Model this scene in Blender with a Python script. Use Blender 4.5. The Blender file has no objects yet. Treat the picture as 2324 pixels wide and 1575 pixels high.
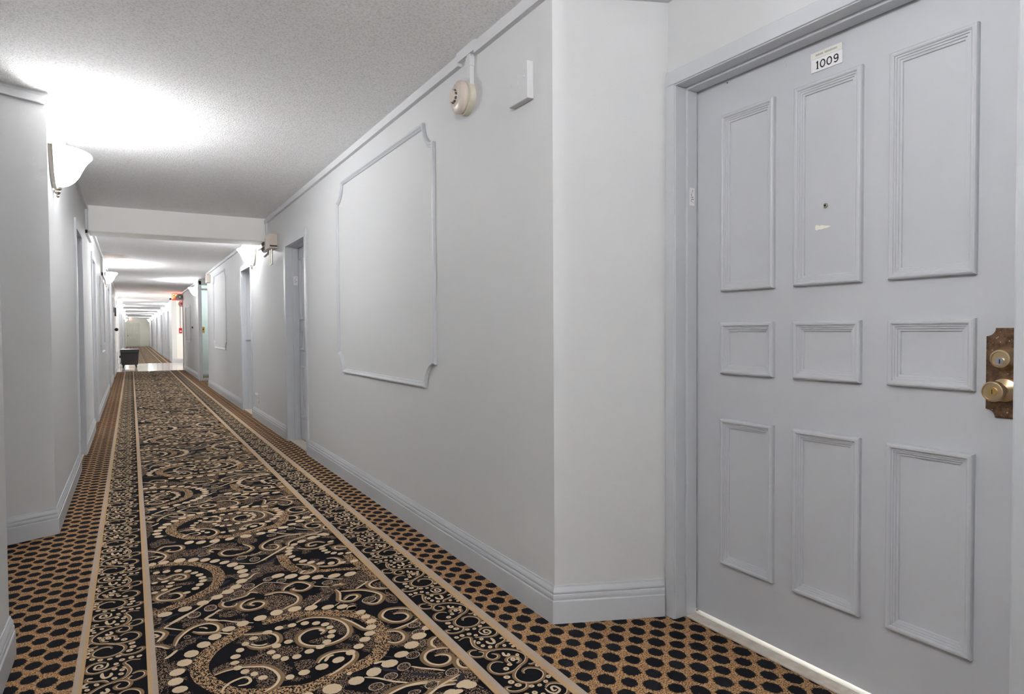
import bpy, bmesh, math, random
from mathutils import Matrix, Vector
random.seed(4)
SC = bpy.context.scene
COL = SC.collection
PI = math.pi

# ------------------------------------------------------------------ carpet motifs (metres, one 1.762 m repeat)
DOTS=[[.096,2.882,.027,.001,.001,-.024],[.168,2.896,.026,.001,.0,-.026],[.415,2.65,.025,-.0,-.002,-.026],[.349,2.635,.023,-.0,-.001,-.025],[.297,2.614,.024,-.001,-.001,-.023],[.245,2.572,.023,-.001,-.001,-.026],[.204,2.528,.023,-.001,-.0,-.026],[.161,2.478,.024,-.001,.0,-.028],[.136,2.422,.024,-.002,.0,-.026],[.111,2.367,.024,.002,.001,-.025],[.103,2.305,.023,.002,.002,-.025],[.112,2.247,.023,-.002,.001,-.022],[.365,2.486,.016,-.001,-.001,-.015],[.333,2.456,.013,-.001,-.001,-.017],[.31,2.417,.014,-.001,-.001,-.017],[.29,2.376,.017,-.001,-.001,-.017],[.282,2.333,.015,-.001,-.001,-.014],[.286,2.292,.014,-.001,-.001,-.016],[.303,2.255,.014,-.001,-.001,-.017],[.327,2.223,.012,-.001,-.001,-.015],[.347,2.185,.015,-.002,-.001,-.015],[.417,2.509,.018,-.001,-.001,-.017],[.479,2.668,.025,-.0,-.003,-.028],[.548,2.665,.027,-.0,-.003,-.025],[.608,2.642,.026,-.0,-.004,-.024],[.668,2.612,.026,-.001,-.004,-.021],[.748,2.553,.022,-.001,-.005,-.026],[.768,2.498,.02,-.001,-.004,-.02],[.772,2.448,.019,-.001,-.004,-.018],[.777,2.397,.02,-.001,-.004,-.019],[.761,2.349,.021,-.002,-.005,-.021],[.74,2.303,.021,-.002,-.004,-.019],[.711,2.267,.021,-.002,-.004,-.019],[.676,2.228,.019,-.002,-.004,-.019],[.461,2.523,.016,-.001,-.002,-.017],[.508,2.521,.016,-.001,-.002,-.017],[.554,2.513,.016,-.001,-.002,-.017],[.591,2.491,.016,-.001,-.002,-.016],[.618,2.463,.016,-.001,-.003,-.016],[.627,2.428,.014,-.001,-.003,-.016],[.625,2.39,.015,-.001,-.003,-.016],[.611,2.355,.015,-.001,-.003,-.017],[.588,2.321,.016,-.001,-.003,-.017],[.558,2.295,.016,-.001,-.003,-.016],[.517,2.282,.017,-.001,-.002,-.017],[.471,2.267,.016,-.001,-.002,-.017],[.433,2.275,.014,-.001,-.002,-.017],[.411,2.304,.015,-.001,-.002,-.018],[.401,2.345,.015,-.001,-.001,-.016],[.426,2.383,.016,-.001,-.002,-.018],[.469,2.393,.016,-.001,-.002,-.016],[.528,2.154,.022,-.002,-.003,-.021],[.469,2.148,.019,-.002,-.002,-.018],[.423,2.143,.014,-.002,-.002,-.017],[.522,2.003,.03,-.006,-.005,-.03],[.601,2.01,.026,-.002,-.004,-.025],[.666,2.033,.026,.0,-.005,-.027],[.594,2.065,.009,-.001,-.002,-.01],[.588,2.171,.022,.001,-.003,-.02],[.638,2.199,.017,-.002,-.004,-.019],[.889,2.189,.029,-.003,-.007,-.025],[.84,2.139,.028,-.003,-.007,-.026],[.785,2.095,.026,-.003,-.006,-.021],[.729,2.057,.029,-.004,-.006,-.025],[.939,2.235,.02,-.002,-.006,-.019],[.899,1.801,.023,-.009,-.009,-.02],[.846,1.787,.024,-.004,-.004,-.013],[.186,3.532,.027,.004,-.0,-.03],[.244,3.505,.025,.004,-.0,-.027],[.294,3.474,.024,.004,-.001,-.026],[.333,3.432,.024,.003,-.001,-.024],[.371,3.386,.024,.003,-.001,-.022],[.4,3.333,.026,.003,-.002,-.03],[.423,3.278,.025,.003,-.002,-.029],[.429,3.217,.025,.002,-.002,-.028],[.426,3.157,.023,.002,-.002,-.025],[.408,3.09,.024,.002,-.002,-.027],[.377,3.034,.024,.001,-.002,-.027],[.34,2.995,.025,.001,-.001,-.027],[.293,2.957,.024,.001,-.001,-.026],[.236,2.923,.024,.001,-.0,-.026],[.117,3.538,.024,.004,.0,-.025],[.069,3.54,.017,.003,.001,-.025],[.082,3.406,.015,.002,.001,-.018],[.123,3.4,.017,.002,.0,-.02],[.171,3.381,.017,.002,.0,-.02],[.209,3.349,.017,.002,-.0,-.018],[.234,3.311,.017,.002,-.0,-.017],[.252,3.272,.017,.002,-.0,-.019],[.26,3.228,.017,.002,-.0,-.018],[.259,3.186,.017,.002,-.0,-.018],[.243,3.146,.017,.001,-.0,-.019],[.223,3.108,.016,.001,-.0,-.018],[.186,3.076,.016,.001,-.0,-.014],[.071,3.27,.013,.001,.0,-.014],[.111,3.265,.016,.002,.0,-.014],[.135,3.231,.015,.002,.0,-.013],[.126,3.192,.015,.001,.0,-.015],[.105,3.16,.014,.001,.0,-.014],[.068,3.147,.013,.001,.001,-.015],[.688,3.436,.021,.003,-.003,-.023],[.673,3.39,.02,.002,-.003,-.021],[.664,3.347,.018,.002,-.003,-.021],[.669,3.298,.018,.002,-.003,-.019],[.681,3.246,.02,.002,-.003,-.02],[.702,3.204,.021,.002,-.003,-.021],[.731,3.167,.02,.002,-.003,-.019],[.767,3.13,.021,.001,-.003,-.017],[.812,3.104,.018,.001,-.004,-.022],[.86,3.085,.019,.001,-.004,-.017],[.916,3.076,.021,.001,-.004,-.019],[.888,3.214,.016,.001,-.004,-.017],[.861,3.24,.017,.002,-.003,-.017],[.837,3.267,.017,.002,-.003,-.015],[.831,3.303,.018,.002,-.003,-.016],[.829,3.339,.018,.002,-.003,-.016],[.834,3.372,.018,.002,-.003,-.014],[.926,3.205,.018,.001,-.003,-.015],[.56,3.071,.03,.002,-.003,-.025],[.61,3.032,.03,.002,-.004,-.027],[.658,2.987,.028,.001,-.004,-.025],[.712,2.958,.028,.001,-.004,-.025],[.781,2.936,.03,.001,-.005,-.025],[.85,2.92,.029,.001,-.006,-.026],[.719,2.587,.023,-.001,-.004,-.021],[.749,2.55,.021,-.001,-.004,-.019],[.247,3.809,.024,.005,-.0,-.028],[.301,3.78,.026,.005,-.001,-.028],[.366,3.766,.027,.005,-.001,-.03],[.44,3.761,.025,.005,-.002,-.025],[.825,3.547,.027,.004,-.004,-.026],[.763,3.514,.025,.004,-.004,-.025],[.718,3.481,.02,.003,-.003,-.021],[.886,3.579,.027,.004,-.004,-.019],[.895,3.428,.019,.002,-.003,-.015]]
RIBS=[('K',.056,[.362,2.609,.303,2.548,.253,2.508,.218,2.468,.195,2.424,.179,2.377,.175,2.326,.185,2.272,.204,2.228,.225,2.183,.255,2.141,.303,2.108,.353,2.086,.455,2.051,.515,2.064,.581,2.089,.646,2.103,.696,2.125,.735,2.164,.763,2.225,.779,2.298,.785,2.37,.771,2.439,.735,2.502,.666,2.557,.603,2.592,.538,2.619,.468,2.611,.415,2.613]),('K',.05,[.056,3.505,.104,3.519,.164,3.5,.235,3.456,.291,3.387,.324,3.298,.328,3.213,.314,3.135,.286,3.078,.243,3.033,.19,2.99,.135,2.952,.094,2.933,.053,2.915]),('K',.05,[.629,3.363,.627,3.298,.626,3.226,.637,3.149,.65,3.09]),('K',.035,[.653,3.079,.735,3.038,.82,3.011,.868,2.99,.929,2.965]),('K',.045,[.913,3.189,.916,3.093,.925,2.998,.937,2.906,.942,2.814]),('N',.016,[.081,2.81,.112,2.853,.146,2.864]),('N',.016,[.092,2.693,.128,2.66]),('N',.016,[.168,2.624,.222,2.57]),('N',.016,[.268,2.637,.293,2.639]),('N',.016,[.678,2.074,.705,2.031,.736,1.999]),('N',.016,[.769,1.966,.804,1.932,.836,1.908]),('N',.016,[.726,2.121,.759,2.091]),('N',.016,[.854,1.81,.886,1.844,.915,1.877]),('N',.016,[.364,3.136,.321,3.093,.271,3.044,.222,2.984]),('N',.016,[.552,3.28,.591,3.32,.63,3.353]),('N',.016,[.214,3.58,.267,3.538,.313,3.482]),('N',.016,[.361,3.452,.407,3.405,.464,3.352]),('S',.026,[.114,2.572,.126,2.623,.145,2.661,.173,2.695,.208,2.712,.241,2.707,.264,2.678,.268,2.643,.255,2.616,.227,2.622,.203,2.634,.179,2.663]),('S',.026,[.05,2.744,.072,2.731,.089,2.701,.079,2.667,.063,2.64]),('S',.026,[.049,2.612,.073,2.597,.096,2.562]),('S',.026,[.339,2.54,.371,2.524,.407,2.51,.435,2.49,.446,2.456,.439,2.417,.417,2.399,.381,2.395,.354,2.414,.338,2.442]),('S',.026,[.213,2.285,.251,2.297,.297,2.294,.333,2.279,.364,2.26,.383,2.231,.394,2.198,.396,2.158,.379,2.122,.356,2.103,.337,2.095]),('S',.026,[.528,2.538,.559,2.553,.593,2.551,.634,2.528,.667,2.49,.686,2.442,.688,2.393,.676,2.349,.651,2.32,.616,2.304,.58,2.3,.546,2.31,.52,2.331,.504,2.367,.507,2.408,.526,2.435,.551,2.45,.58,2.45,.599,2.436,.605,2.412,.584,2.394]),('S',.026,[.683,2.489,.705,2.442,.72,2.397,.734,2.351,.76,2.332]),('S',.026,[.535,2.086,.564,2.099,.6,2.122,.633,2.148,.648,2.183,.638,2.214,.611,2.23,.575,2.232,.541,2.214,.523,2.187]),('S',.026,[.949,2.394,.938,2.437,.908,2.459,.872,2.467,.848,2.456,.827,2.424,.828,2.392,.844,2.355,.872,2.338,.899,2.343,.921,2.367,.916,2.401,.892,2.416,.873,2.415]),('S',.026,[.943,2.328,.909,2.306,.87,2.294,.834,2.287,.802,2.292]),('S',.026,[.801,2.287,.828,2.277,.845,2.252,.844,2.214,.825,2.188,.796,2.184,.775,2.208]),('S',.026,[.963,2.031,.944,2.056,.913,2.072,.879,2.072,.853,2.053,.84,2.023,.845,1.987,.867,1.962,.897,1.96,.92,1.979,.925,2.005,.907,2.026,.88,2.027]),('S',.026,[.943,2.154,.915,2.138,.9,2.105,.906,2.076]),('S',.026,[.957,1.981,.932,1.962,.922,1.932,.929,1.905,.96,1.886]),('S',.026,[.657,1.895,.7,1.903,.739,1.9,.785,1.888,.83,1.87,.879,1.848]),('S',.026,[.772,1.832,.807,1.842,.839,1.843,.867,1.831]),('S',.026,[.084,3.338,.103,3.303,.124,3.314,.146,3.333,.174,3.332,.198,3.305,.198,3.269,.179,3.253,.145,3.27]),('S',.026,[.173,3.165,.146,3.156,.112,3.134,.083,3.109,.07,3.077,.083,3.045,.114,3.03,.143,3.022,.168,3.044,.164,3.081,.143,3.101,.117,3.096]),('S',.026,[.428,2.865,.389,2.856,.364,2.819,.365,2.78,.389,2.753,.428,2.754,.455,2.783,.449,2.813,.422,2.829,.398,2.811,.416,2.787]),('S',.026,[.449,2.914,.436,2.933,.417,2.941,.397,2.911,.343,2.897,.31,2.891,.3,2.858,.314,2.83,.345,2.824,.359,2.848]),('S',.026,[.664,3.18,.697,3.16,.723,3.131,.734,3.089,.725,3.052,.694,3.03,.66,3.042]),('S',.026,[.747,3.099,.779,3.079,.823,3.069,.852,3.096,.861,3.136,.843,3.175,.809,3.182]),('S',.026,[.546,2.883,.557,2.913,.586,2.939,.615,2.951,.645,2.929,.664,2.884,.648,2.857,.625,2.842,.603,2.848,.582,2.875,.597,2.888]),('S',.026,[.468,2.875,.504,2.881,.537,2.871,.566,2.843,.587,2.795,.585,2.756,.566,2.721,.53,2.699,.505,2.683]),('S',.026,[.743,2.777,.747,2.739,.736,2.69,.727,2.656,.744,2.633,.775,2.626,.806,2.655,.801,2.678,.773,2.682,.745,2.652]),('S',.026,[.757,2.747,.792,2.733,.837,2.716,.874,2.675,.896,2.627,.886,2.585,.857,2.55,.829,2.554,.809,2.586]),('S',.026,[.948,2.794,.911,2.786,.883,2.757,.884,2.72,.905,2.692,.949,2.669]),('S',.026,[.744,2.827,.774,2.824,.787,2.809,.781,2.842]),('S',.026,[.797,3.655,.747,3.665,.693,3.658,.637,3.634,.593,3.595,.567,3.546,.568,3.493,.594,3.459,.625,3.458,.647,3.498,.635,3.541,.601,3.544]),('S',.026,[.901,3.637,.828,3.615,.768,3.583,.725,3.561,.696,3.522,.69,3.48]),('S',.026,[.864,3.428,.843,3.46,.812,3.469,.782,3.451,.777,3.418,.799,3.413,.822,3.426]),('S',.026,[.904,3.404,.865,3.391,.807,3.364,.76,3.375,.72,3.417]),('S',.026,[.949,3.294,.929,3.324,.9,3.342,.883,3.317,.899,3.281,.938,3.283]),('S',.026,[.488,3.632,.511,3.59,.52,3.54,.493,3.496,.455,3.476,.433,3.482]),('S',.026,[.054,3.77,.084,3.744,.113,3.702,.134,3.651,.127,3.602,.108,3.569,.092,3.557]),('S',.026,[.095,3.754,.123,3.801,.152,3.8,.2,3.779,.21,3.731,.195,3.7,.164,3.695,.138,3.719,.156,3.74]),('S',.026,[.378,3.604,.348,3.63,.322,3.606,.343,3.577]),('S',.026,[.458,3.554,.429,3.58,.396,3.576,.371,3.544,.377,3.502,.405,3.477,.447,3.474,.483,3.499]),('C',.012,[.08,2.488,.099,2.506,.12,2.538]),('C',.009,[.217,2.88,.154,2.815,.125,2.789,.091,2.757,.102,2.741,.151,2.694]),('C',.009,[.301,2.822,.229,2.76,.264,2.72,.292,2.703,.331,2.664,.386,2.624]),('C',.009,[.177,2.661,.266,2.599,.303,2.565]),('C',.01,[.223,2.164,.233,2.19,.25,2.208,.273,2.219,.297,2.222,.309,2.206,.309,2.185,.295,2.173,.272,2.178]),('C',.01,[.351,2.449,.366,2.427,.385,2.418,.402,2.423]),('C',.008,[.228,2.661,.22,2.678,.202,2.689]),('C',.01,[.05,2.685,.067,2.692,.054,2.716]),('C',.012,[.547,2.187,.566,2.213,.585,2.216]),('C',.014,[.584,2.394,.604,2.41,.587,2.432]),('C',.009,[.785,2.005,.812,1.976,.844,1.949,.871,1.922]),('C',.009,[.63,2.02,.662,1.996,.684,1.97,.705,1.945,.744,1.913]),('C',.012,[.828,1.866,.865,1.878]),('C',.012,[.684,2.085,.71,2.087,.73,2.071]),('C',.009,[.498,3.158,.473,3.157,.442,3.112,.402,3.082,.347,3.019,.31,2.985,.249,2.921,.202,2.867,.148,2.822,.107,2.784]),('C',.008,[.511,3.015,.488,3.022,.452,2.991,.419,2.954,.391,2.922,.355,2.903]),('C',.009,[.288,2.824,.256,2.78,.234,2.758,.271,2.724]),('C',.007,[.502,2.868,.47,2.873]),('C',.01,[.145,3.27,.162,3.283,.181,3.295]),('C',.008,[.425,3.349,.471,3.311,.509,3.306,.556,3.351,.595,3.384]),('C',.012,[.056,3.032,.087,3.03]),('C',.01,[.546,3.338,.596,3.393,.648,3.45,.68,3.482]),('C',.008,[.726,2.953,.765,2.906,.805,2.882]),('C',.007,[.663,2.877,.699,2.844,.73,2.821]),('C',.009,[.894,2.796,.852,2.762,.819,2.738]),('C',.007,[.859,2.826,.89,2.795]),('C',.009,[.666,2.713,.621,2.669,.579,2.637]),('C',.009,[.724,2.638,.697,2.616]),('C',.012,[.654,3.046,.669,3.07,.684,3.077]),('C',.006,[.493,3.026,.536,2.996,.577,2.956,.587,2.946]),('C',.009,[.69,3.48,.651,3.442,.592,3.384,.53,3.316]),('C',.007,[.554,3.466,.527,3.441,.494,3.427,.44,3.452]),('C',.009,[.39,3.756,.322,3.695,.298,3.693]),('C',.008,[.062,3.665,.086,3.665,.101,3.648,.081,3.63]),('C',.007,[.051,3.619,.081,3.623,.118,3.653])]
POLYS=[[.054,2.986,.089,2.925,.065,2.85,.05,2.829],[.048,2.592,.085,2.559,.084,2.482,.076,2.422,.068,2.36,.077,2.333,.061,2.262,.046,2.271,.046,2.44],[.215,2.337,.277,2.355,.403,2.346,.397,2.287,.28,2.303,.214,2.298],[.241,2.193,.271,2.167,.361,2.088,.359,2.076,.236,2.15],[.151,2.762,.188,2.782,.269,2.726,.236,2.722,.184,2.724,.148,2.722],[.465,2.478,.513,2.5,.537,2.468,.514,2.442,.493,2.384,.472,2.407],[.412,2.361,.455,2.375,.506,2.329,.481,2.289,.44,2.299],[.454,2.238,.498,2.235,.521,2.207,.503,2.172,.456,2.173],[.527,2.363,.571,2.369,.599,2.374,.572,2.32],[.907,1.896,.958,1.887,.949,1.827,.927,1.806,.902,1.842],[.923,1.797,.938,1.725,.866,1.769],[.758,1.922,.814,1.93,.871,1.913,.852,1.873,.78,1.9],[.91,2.064,.95,2.044,.953,1.993,.923,1.977,.928,2.018],[.917,2.121,.945,2.142,.948,2.081,.913,2.097],[.952,2.399,.949,2.27,.933,2.292,.933,2.366],[.474,3.008,.526,2.998,.503,2.874,.453,2.911],[.288,2.785,.351,2.783,.356,2.743,.322,2.727,.279,2.748],[.057,3.247,.127,3.22,.217,3.21,.214,3.174,.148,3.192,.104,3.189,.06,3.18],[.052,2.886,.081,2.863,.079,2.812,.05,2.807],[.331,3.676,.499,3.594,.491,3.537,.426,3.557,.378,3.606],[.147,3.65,.227,3.699,.288,3.641,.247,3.617,.195,3.601,.15,3.61],[.491,3.012,.53,2.988,.527,2.909,.475,2.919],[.465,2.856,.522,2.856,.568,2.793,.574,2.756,.539,2.712,.491,2.691,.445,2.738],[.586,2.716,.657,2.773,.711,2.796,.733,2.805,.741,2.771,.698,2.762,.671,2.731,.596,2.71],[.791,2.859,.852,2.845,.885,2.786,.823,2.75,.769,2.783],[.918,2.766,.946,2.764,.95,2.687,.91,2.704,.896,2.742],[.927,2.665,.942,2.565,.922,2.511,.891,2.556],[.524,3.209,.598,3.216,.604,3.152,.573,3.128,.515,3.156],[.865,2.933,.919,2.933,.924,2.825,.895,2.818],[.755,3.581,.806,3.579,.848,3.533,.813,3.497,.763,3.5],[.481,3.76,.553,3.735,.565,3.65,.512,3.626,.469,3.671],[.574,3.525,.619,3.533,.632,3.498,.596,3.485],[.067,4.299,.088,4.204,.084,4.129,.059,4.144],[.302,3.708,.378,3.711,.463,3.676,.433,3.611,.351,3.661],[.211,3.619,.306,3.639,.281,3.584,.219,3.583],[.133,3.636,.202,3.633,.199,3.588,.147,3.56]]
CIRCS=[[.257,2.846,.024,-.002,-.002,-.025],[.195,2.815,.025,-.002,-.002,-.03],[.158,2.625,.012,-.001,-.001,-.016],[.907,2.283,.026,-.004,-.009,-.023],[.817,2.07,.025,-.005,-.009,-.023],[.763,2.014,.023,-.004,-.01,-.025],[.705,1.979,.023,-.005,-.008,-.021],[.878,2.129,.011,-.002,-.009,-.021],[.886,1.899,.023,-.005,-.011,-.024],[.798,1.864,.022,-.005,-.01,-.022],[.645,1.945,.025,-.005,-.007,-.022],[.736,1.853,.02,-.005,-.005,-.012],[.899,2.22,.025,-.004,-.009,-.022],[.258,2.855,.024,-.002,-.003,-.032],[.196,2.819,.024,-.002,-.002,-.028],[.323,2.906,.022,-.001,-.003,-.022],[.38,2.953,.024,-.001,-.004,-.027],[.426,3.014,.026,-.001,-.004,-.03],[.513,3.053,.022,-.001,-.004,-.024],[.483,3.201,.02,-.0,-.003,-.021],[.504,3.355,.025,.0,-.005,-.032],[.297,3.562,.029,.002,-.002,-.027],[.452,3.41,.025,.001,-.004,-.026],[.562,3.003,.022,-.001,-.005,-.024],[.52,3.056,.022,-.001,-.004,-.021],[.734,2.875,.025,-.001,-.006,-.023],[.679,2.905,.012,-.001,-.003,-.013],[.834,2.597,.031,-.003,-.01,-.03],[.656,3.575,.023,.001,-.005,-.025],[.552,3.425,.017,.0,-.003,-.018]]
BDOTS=[[1.071,2.045,.007,-.004,-.005,-.009],[1.049,2.026,.007,-.004,-.005,-.009],[1.052,1.998,.007,-.004,-.005,-.009],[1.07,1.977,.007,-.004,-.005,-.009],[1.118,1.961,.006,-.004,-.005,-.009],[1.142,1.94,.006,-.004,-.005,-.008],[1.15,1.915,.007,-.004,-.004,-.006],[1.095,1.862,.008,-.005,-.006,-.011],[1.123,1.88,.006,-.003,-.005,-.009],[1.112,1.857,.004,-.003,-.005,-.009],[1.068,1.838,.008,-.005,-.004,-.008],[1.045,1.821,.009,-.005,-.006,-.01],[1.021,1.775,.01,-.006,-.005,-.009],[1.018,1.743,.009,-.006,-.006,-.01],[1.028,1.717,.01,-.006,-.005,-.009],[1.061,1.69,.008,-.005,-.005,-.007],[1.086,1.682,.007,-.004,-.005,-.007],[1.114,1.69,.007,-.004,-.005,-.008],[1.138,1.71,.007,-.004,-.006,-.009],[1.155,1.735,.007,-.004,-.006,-.009],[1.155,1.765,.008,-.005,-.006,-.01],[1.146,1.787,.008,-.005,-.006,-.009],[.999,2.102,.008,-.005,-.004,-.008],[1.023,2.105,.008,-.005,-.005,-.009],[1.05,2.102,.008,-.005,-.005,-.009],[1.067,2.081,.007,-.004,-.004,-.008]]
BRIBS=[('S',.0175,[1.057,2.071,1.08,2.061,1.108,2.05,1.13,2.05,1.148,2.067,1.151,2.093,1.137,2.115,1.115,2.121,1.096,2.109]),('S',.0175,[.996,2.077,1.023,2.088,1.041,2.077,1.031,2.05,1.023,2.016,1.029,1.987,1.044,1.965,1.074,1.953,1.104,1.941,1.13,1.918,1.145,1.891,1.145,1.861,1.123,1.833,1.095,1.819,1.06,1.8,1.019,1.803,.999,1.826,1.001,1.855,1.021,1.877,1.043,1.877,1.057,1.862]),('S',.0175,[1.085,1.962,1.099,1.982,1.121,1.988,1.144,2.001,1.143,2.021]),('S',.0175,[1.02,1.97,1.032,1.954,1.017,1.936,.989,1.95,.986,1.976,1.003,1.989,1.02,1.982]),('S',.0175,[1.073,1.947,1.056,1.954,1.034,1.94,1.027,1.917,1.038,1.899,1.057,1.902,1.065,1.918,1.052,1.935]),('S',.0175,[1.078,1.846,1.075,1.865,1.083,1.877,1.102,1.881,1.113,1.869,1.111,1.846,1.093,1.836]),('S',.0175,[1.139,1.852,1.153,1.844,1.158,1.826,1.152,1.812,1.136,1.808,1.126,1.814]),('S',.0175,[1.098,1.814,1.067,1.793,1.047,1.768,1.045,1.742,1.059,1.719,1.086,1.707,1.117,1.715,1.138,1.74,1.135,1.769,1.111,1.789,1.089,1.783,1.083,1.767]),('S',.0175,[1.059,1.719,1.045,1.696,1.019,1.69,.997,1.698,.987,1.714,.992,1.724,1.007,1.72]),('C',.008,[1.092,2.108,1.092,2.084,1.106,2.068,1.128,2.079,1.124,2.103,1.111,2.102,1.107,2.083,1.12,2.084]),('C',.01,[1.049,2.052,1.033,2.032,1.03,2.005,1.038,1.981]),('C',.011,[1.08,2.026,1.081,2.006,1.096,1.998,1.105,2.015,1.105,2.038]),('C',.01,[1.141,1.99,1.153,1.979,1.151,1.964,1.139,1.965]),('C',.009,[1.13,2.015,1.146,2.02,1.15,2.011]),('C',.011,[1.091,1.924,1.085,1.903,1.098,1.895,1.103,1.909]),('C',.009,[1.105,1.856,1.119,1.865,1.12,1.876])]

# ------------------------------------------------------------------ materials
def mat(name, col, rough=.6, metal=0., emit=None, estr=0., spec=.5):
    m = bpy.data.materials.new(name); m.use_nodes = True
    b = m.node_tree.nodes['Principled BSDF']
    b.inputs['Base Color'].default_value = (*col, 1); b.inputs['Roughness'].default_value = rough
    b.inputs['Metallic'].default_value = metal; b.inputs['Specular IOR Level'].default_value = spec
    if emit: b.inputs['Emission Color'].default_value = (*emit, 1); b.inputs['Emission Strength'].default_value = estr
    return m
def s2l(r, g, b):
    f = lambda c: (c/255/12.92) if c/255 <= .04045 else ((c/255+.055)/1.055)**2.4
    return (f(r), f(g), f(b))
def nd(m, t, **kw):
    n = m.node_tree.nodes.new(t)
    for k, v in kw.items(): setattr(n, k, v)
    return n
def lk(m, a, b): m.node_tree.links.new(a, b)
def noise(m, vec, scale, detail=2., rough=.5, dim='3D'):
    n = nd(m, 'ShaderNodeTexNoise'); n.inputs['Scale'].default_value = scale; n.inputs['Detail'].default_value = detail; n.inputs['Roughness'].default_value = rough
    lk(m, vec, n.inputs['Vector']); return n.outputs['Fac']
def objco(m): return nd(m, 'ShaderNodeTexCoord').outputs['Object']
def geopos(m): return nd(m, 'ShaderNodeNewGeometry').outputs['Position']
def mth(m, op, a, b=None, c=None):
    n = nd(m, 'ShaderNodeMath', operation=op)
    for i, v in enumerate((a, b, c)):
        if v is None: continue
        if isinstance(v, (int, float)): n.inputs[i].default_value = v
        else: lk(m, v, n.inputs[i])
    return n.outputs[0]
def ramp(m, fac, stops, interp='LINEAR'):
    n = nd(m, 'ShaderNodeValToRGB'); n.color_ramp.interpolation = interp
    e = n.color_ramp.elements
    while len(e) < len(stops): e.new(.5)
    for i, (p, c) in enumerate(stops): e[i].position = p; e[i].color = (*c, 1)
    lk(m, fac, n.inputs['Fac']); return n.outputs['Color']
def mix(m, fac, a, b):
    n = nd(m, 'ShaderNodeMix', data_type='RGBA')
    for s, v in ((n.inputs[0], fac), (n.inputs[6], a), (n.inputs[7], b)):
        if isinstance(v, (int, float)): s.default_value = v
        elif isinstance(v, tuple): s.default_value = (*v, 1)
        else: lk(m, v, s)
    return n.outputs[2]
def bump(m, h, strength, dist):
    n = nd(m, 'ShaderNodeBump'); n.inputs['Strength'].default_value = strength; n.inputs['Distance'].default_value = dist
    lk(m, h, n.inputs['Height']); lk(m, n.outputs['Normal'], m.node_tree.nodes['Principled BSDF'].inputs['Normal'])
def base(m): return m.node_tree.nodes['Principled BSDF'].inputs['Base Color']

def paint(name, col, rough, tex=.12, scale=170):
    m = mat(name, col, rough, spec=.35); p = geopos(m)
    v = noise(m, p, 1.3, 3)
    lk(m, mix(m, v, tuple(c*.96 for c in col), tuple(min(1, c*1.03) for c in col)), base(m))
    bump(m, noise(m, p, scale, 3), tex, .004); return m
M = {}
M['wall'] = paint('wall_paint', s2l(207,208,209), .62)
M['end'] = paint('end_wall_paint', s2l(212,214,203), .62)
M['end_door'] = paint('end_door_paint', s2l(196,199,188), .5)
M['trim'] = paint('trim_paint', s2l(197,200,205), .38, .03, 60)
M['door'] = paint('door_paint', s2l(193,195,200), .42, .05, 90)
M['white_trim'] = paint('white_trim_paint', s2l(208,209,211), .45, .02, 60)

m = mat('popcorn_ceiling', s2l(226,225,222), .9, spec=.1); p = geopos(m)
g = noise(m, p, 105, 4, .62); big = noise(m, p, 260, 2)
h = mth(m, 'ADD', mth(m, 'MULTIPLY', g, 1.), mth(m, 'MULTIPLY', big, .35))
# water stain by the left wall beyond the beam
sx = nd(m, 'ShaderNodeSeparateXYZ'); lk(m, p, sx.inputs[0])
dx = mth(m, 'DIVIDE', mth(m, 'SUBTRACT', sx.outputs[0], -.34), .36); dy = mth(m, 'DIVIDE', mth(m, 'SUBTRACT', sx.outputs[1], 12.3), .75)
rr = mth(m, 'ADD', mth(m, 'ADD', mth(m, 'MULTIPLY', dx, dx), mth(m, 'MULTIPLY', dy, dy)), mth(m, 'MULTIPLY', noise(m, p, 5, 4), .9))
st = nd(m, 'ShaderNodeMapRange'); lk(m, rr, st.inputs[0]); st.inputs[1].default_value = .75; st.inputs[2].default_value = 1.5; st.inputs[3].default_value = 1; st.inputs[4].default_value = 0
grain = ramp(m, g, [(.34, s2l(228,228,229)), (.54, s2l(252,252,252))])
lk(m, mix(m, mth(m, 'MULTIPLY', st.outputs[0], .8), grain, ramp(m, g, [(.42, s2l(138,112,90)), (.58, s2l(206,190,172))])), base(m))
bump(m, h, .75, .010); M['ceiling'] = m
M['beam'] = paint('beam_plaster', s2l(246,245,242), .8, .3, 120)

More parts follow.
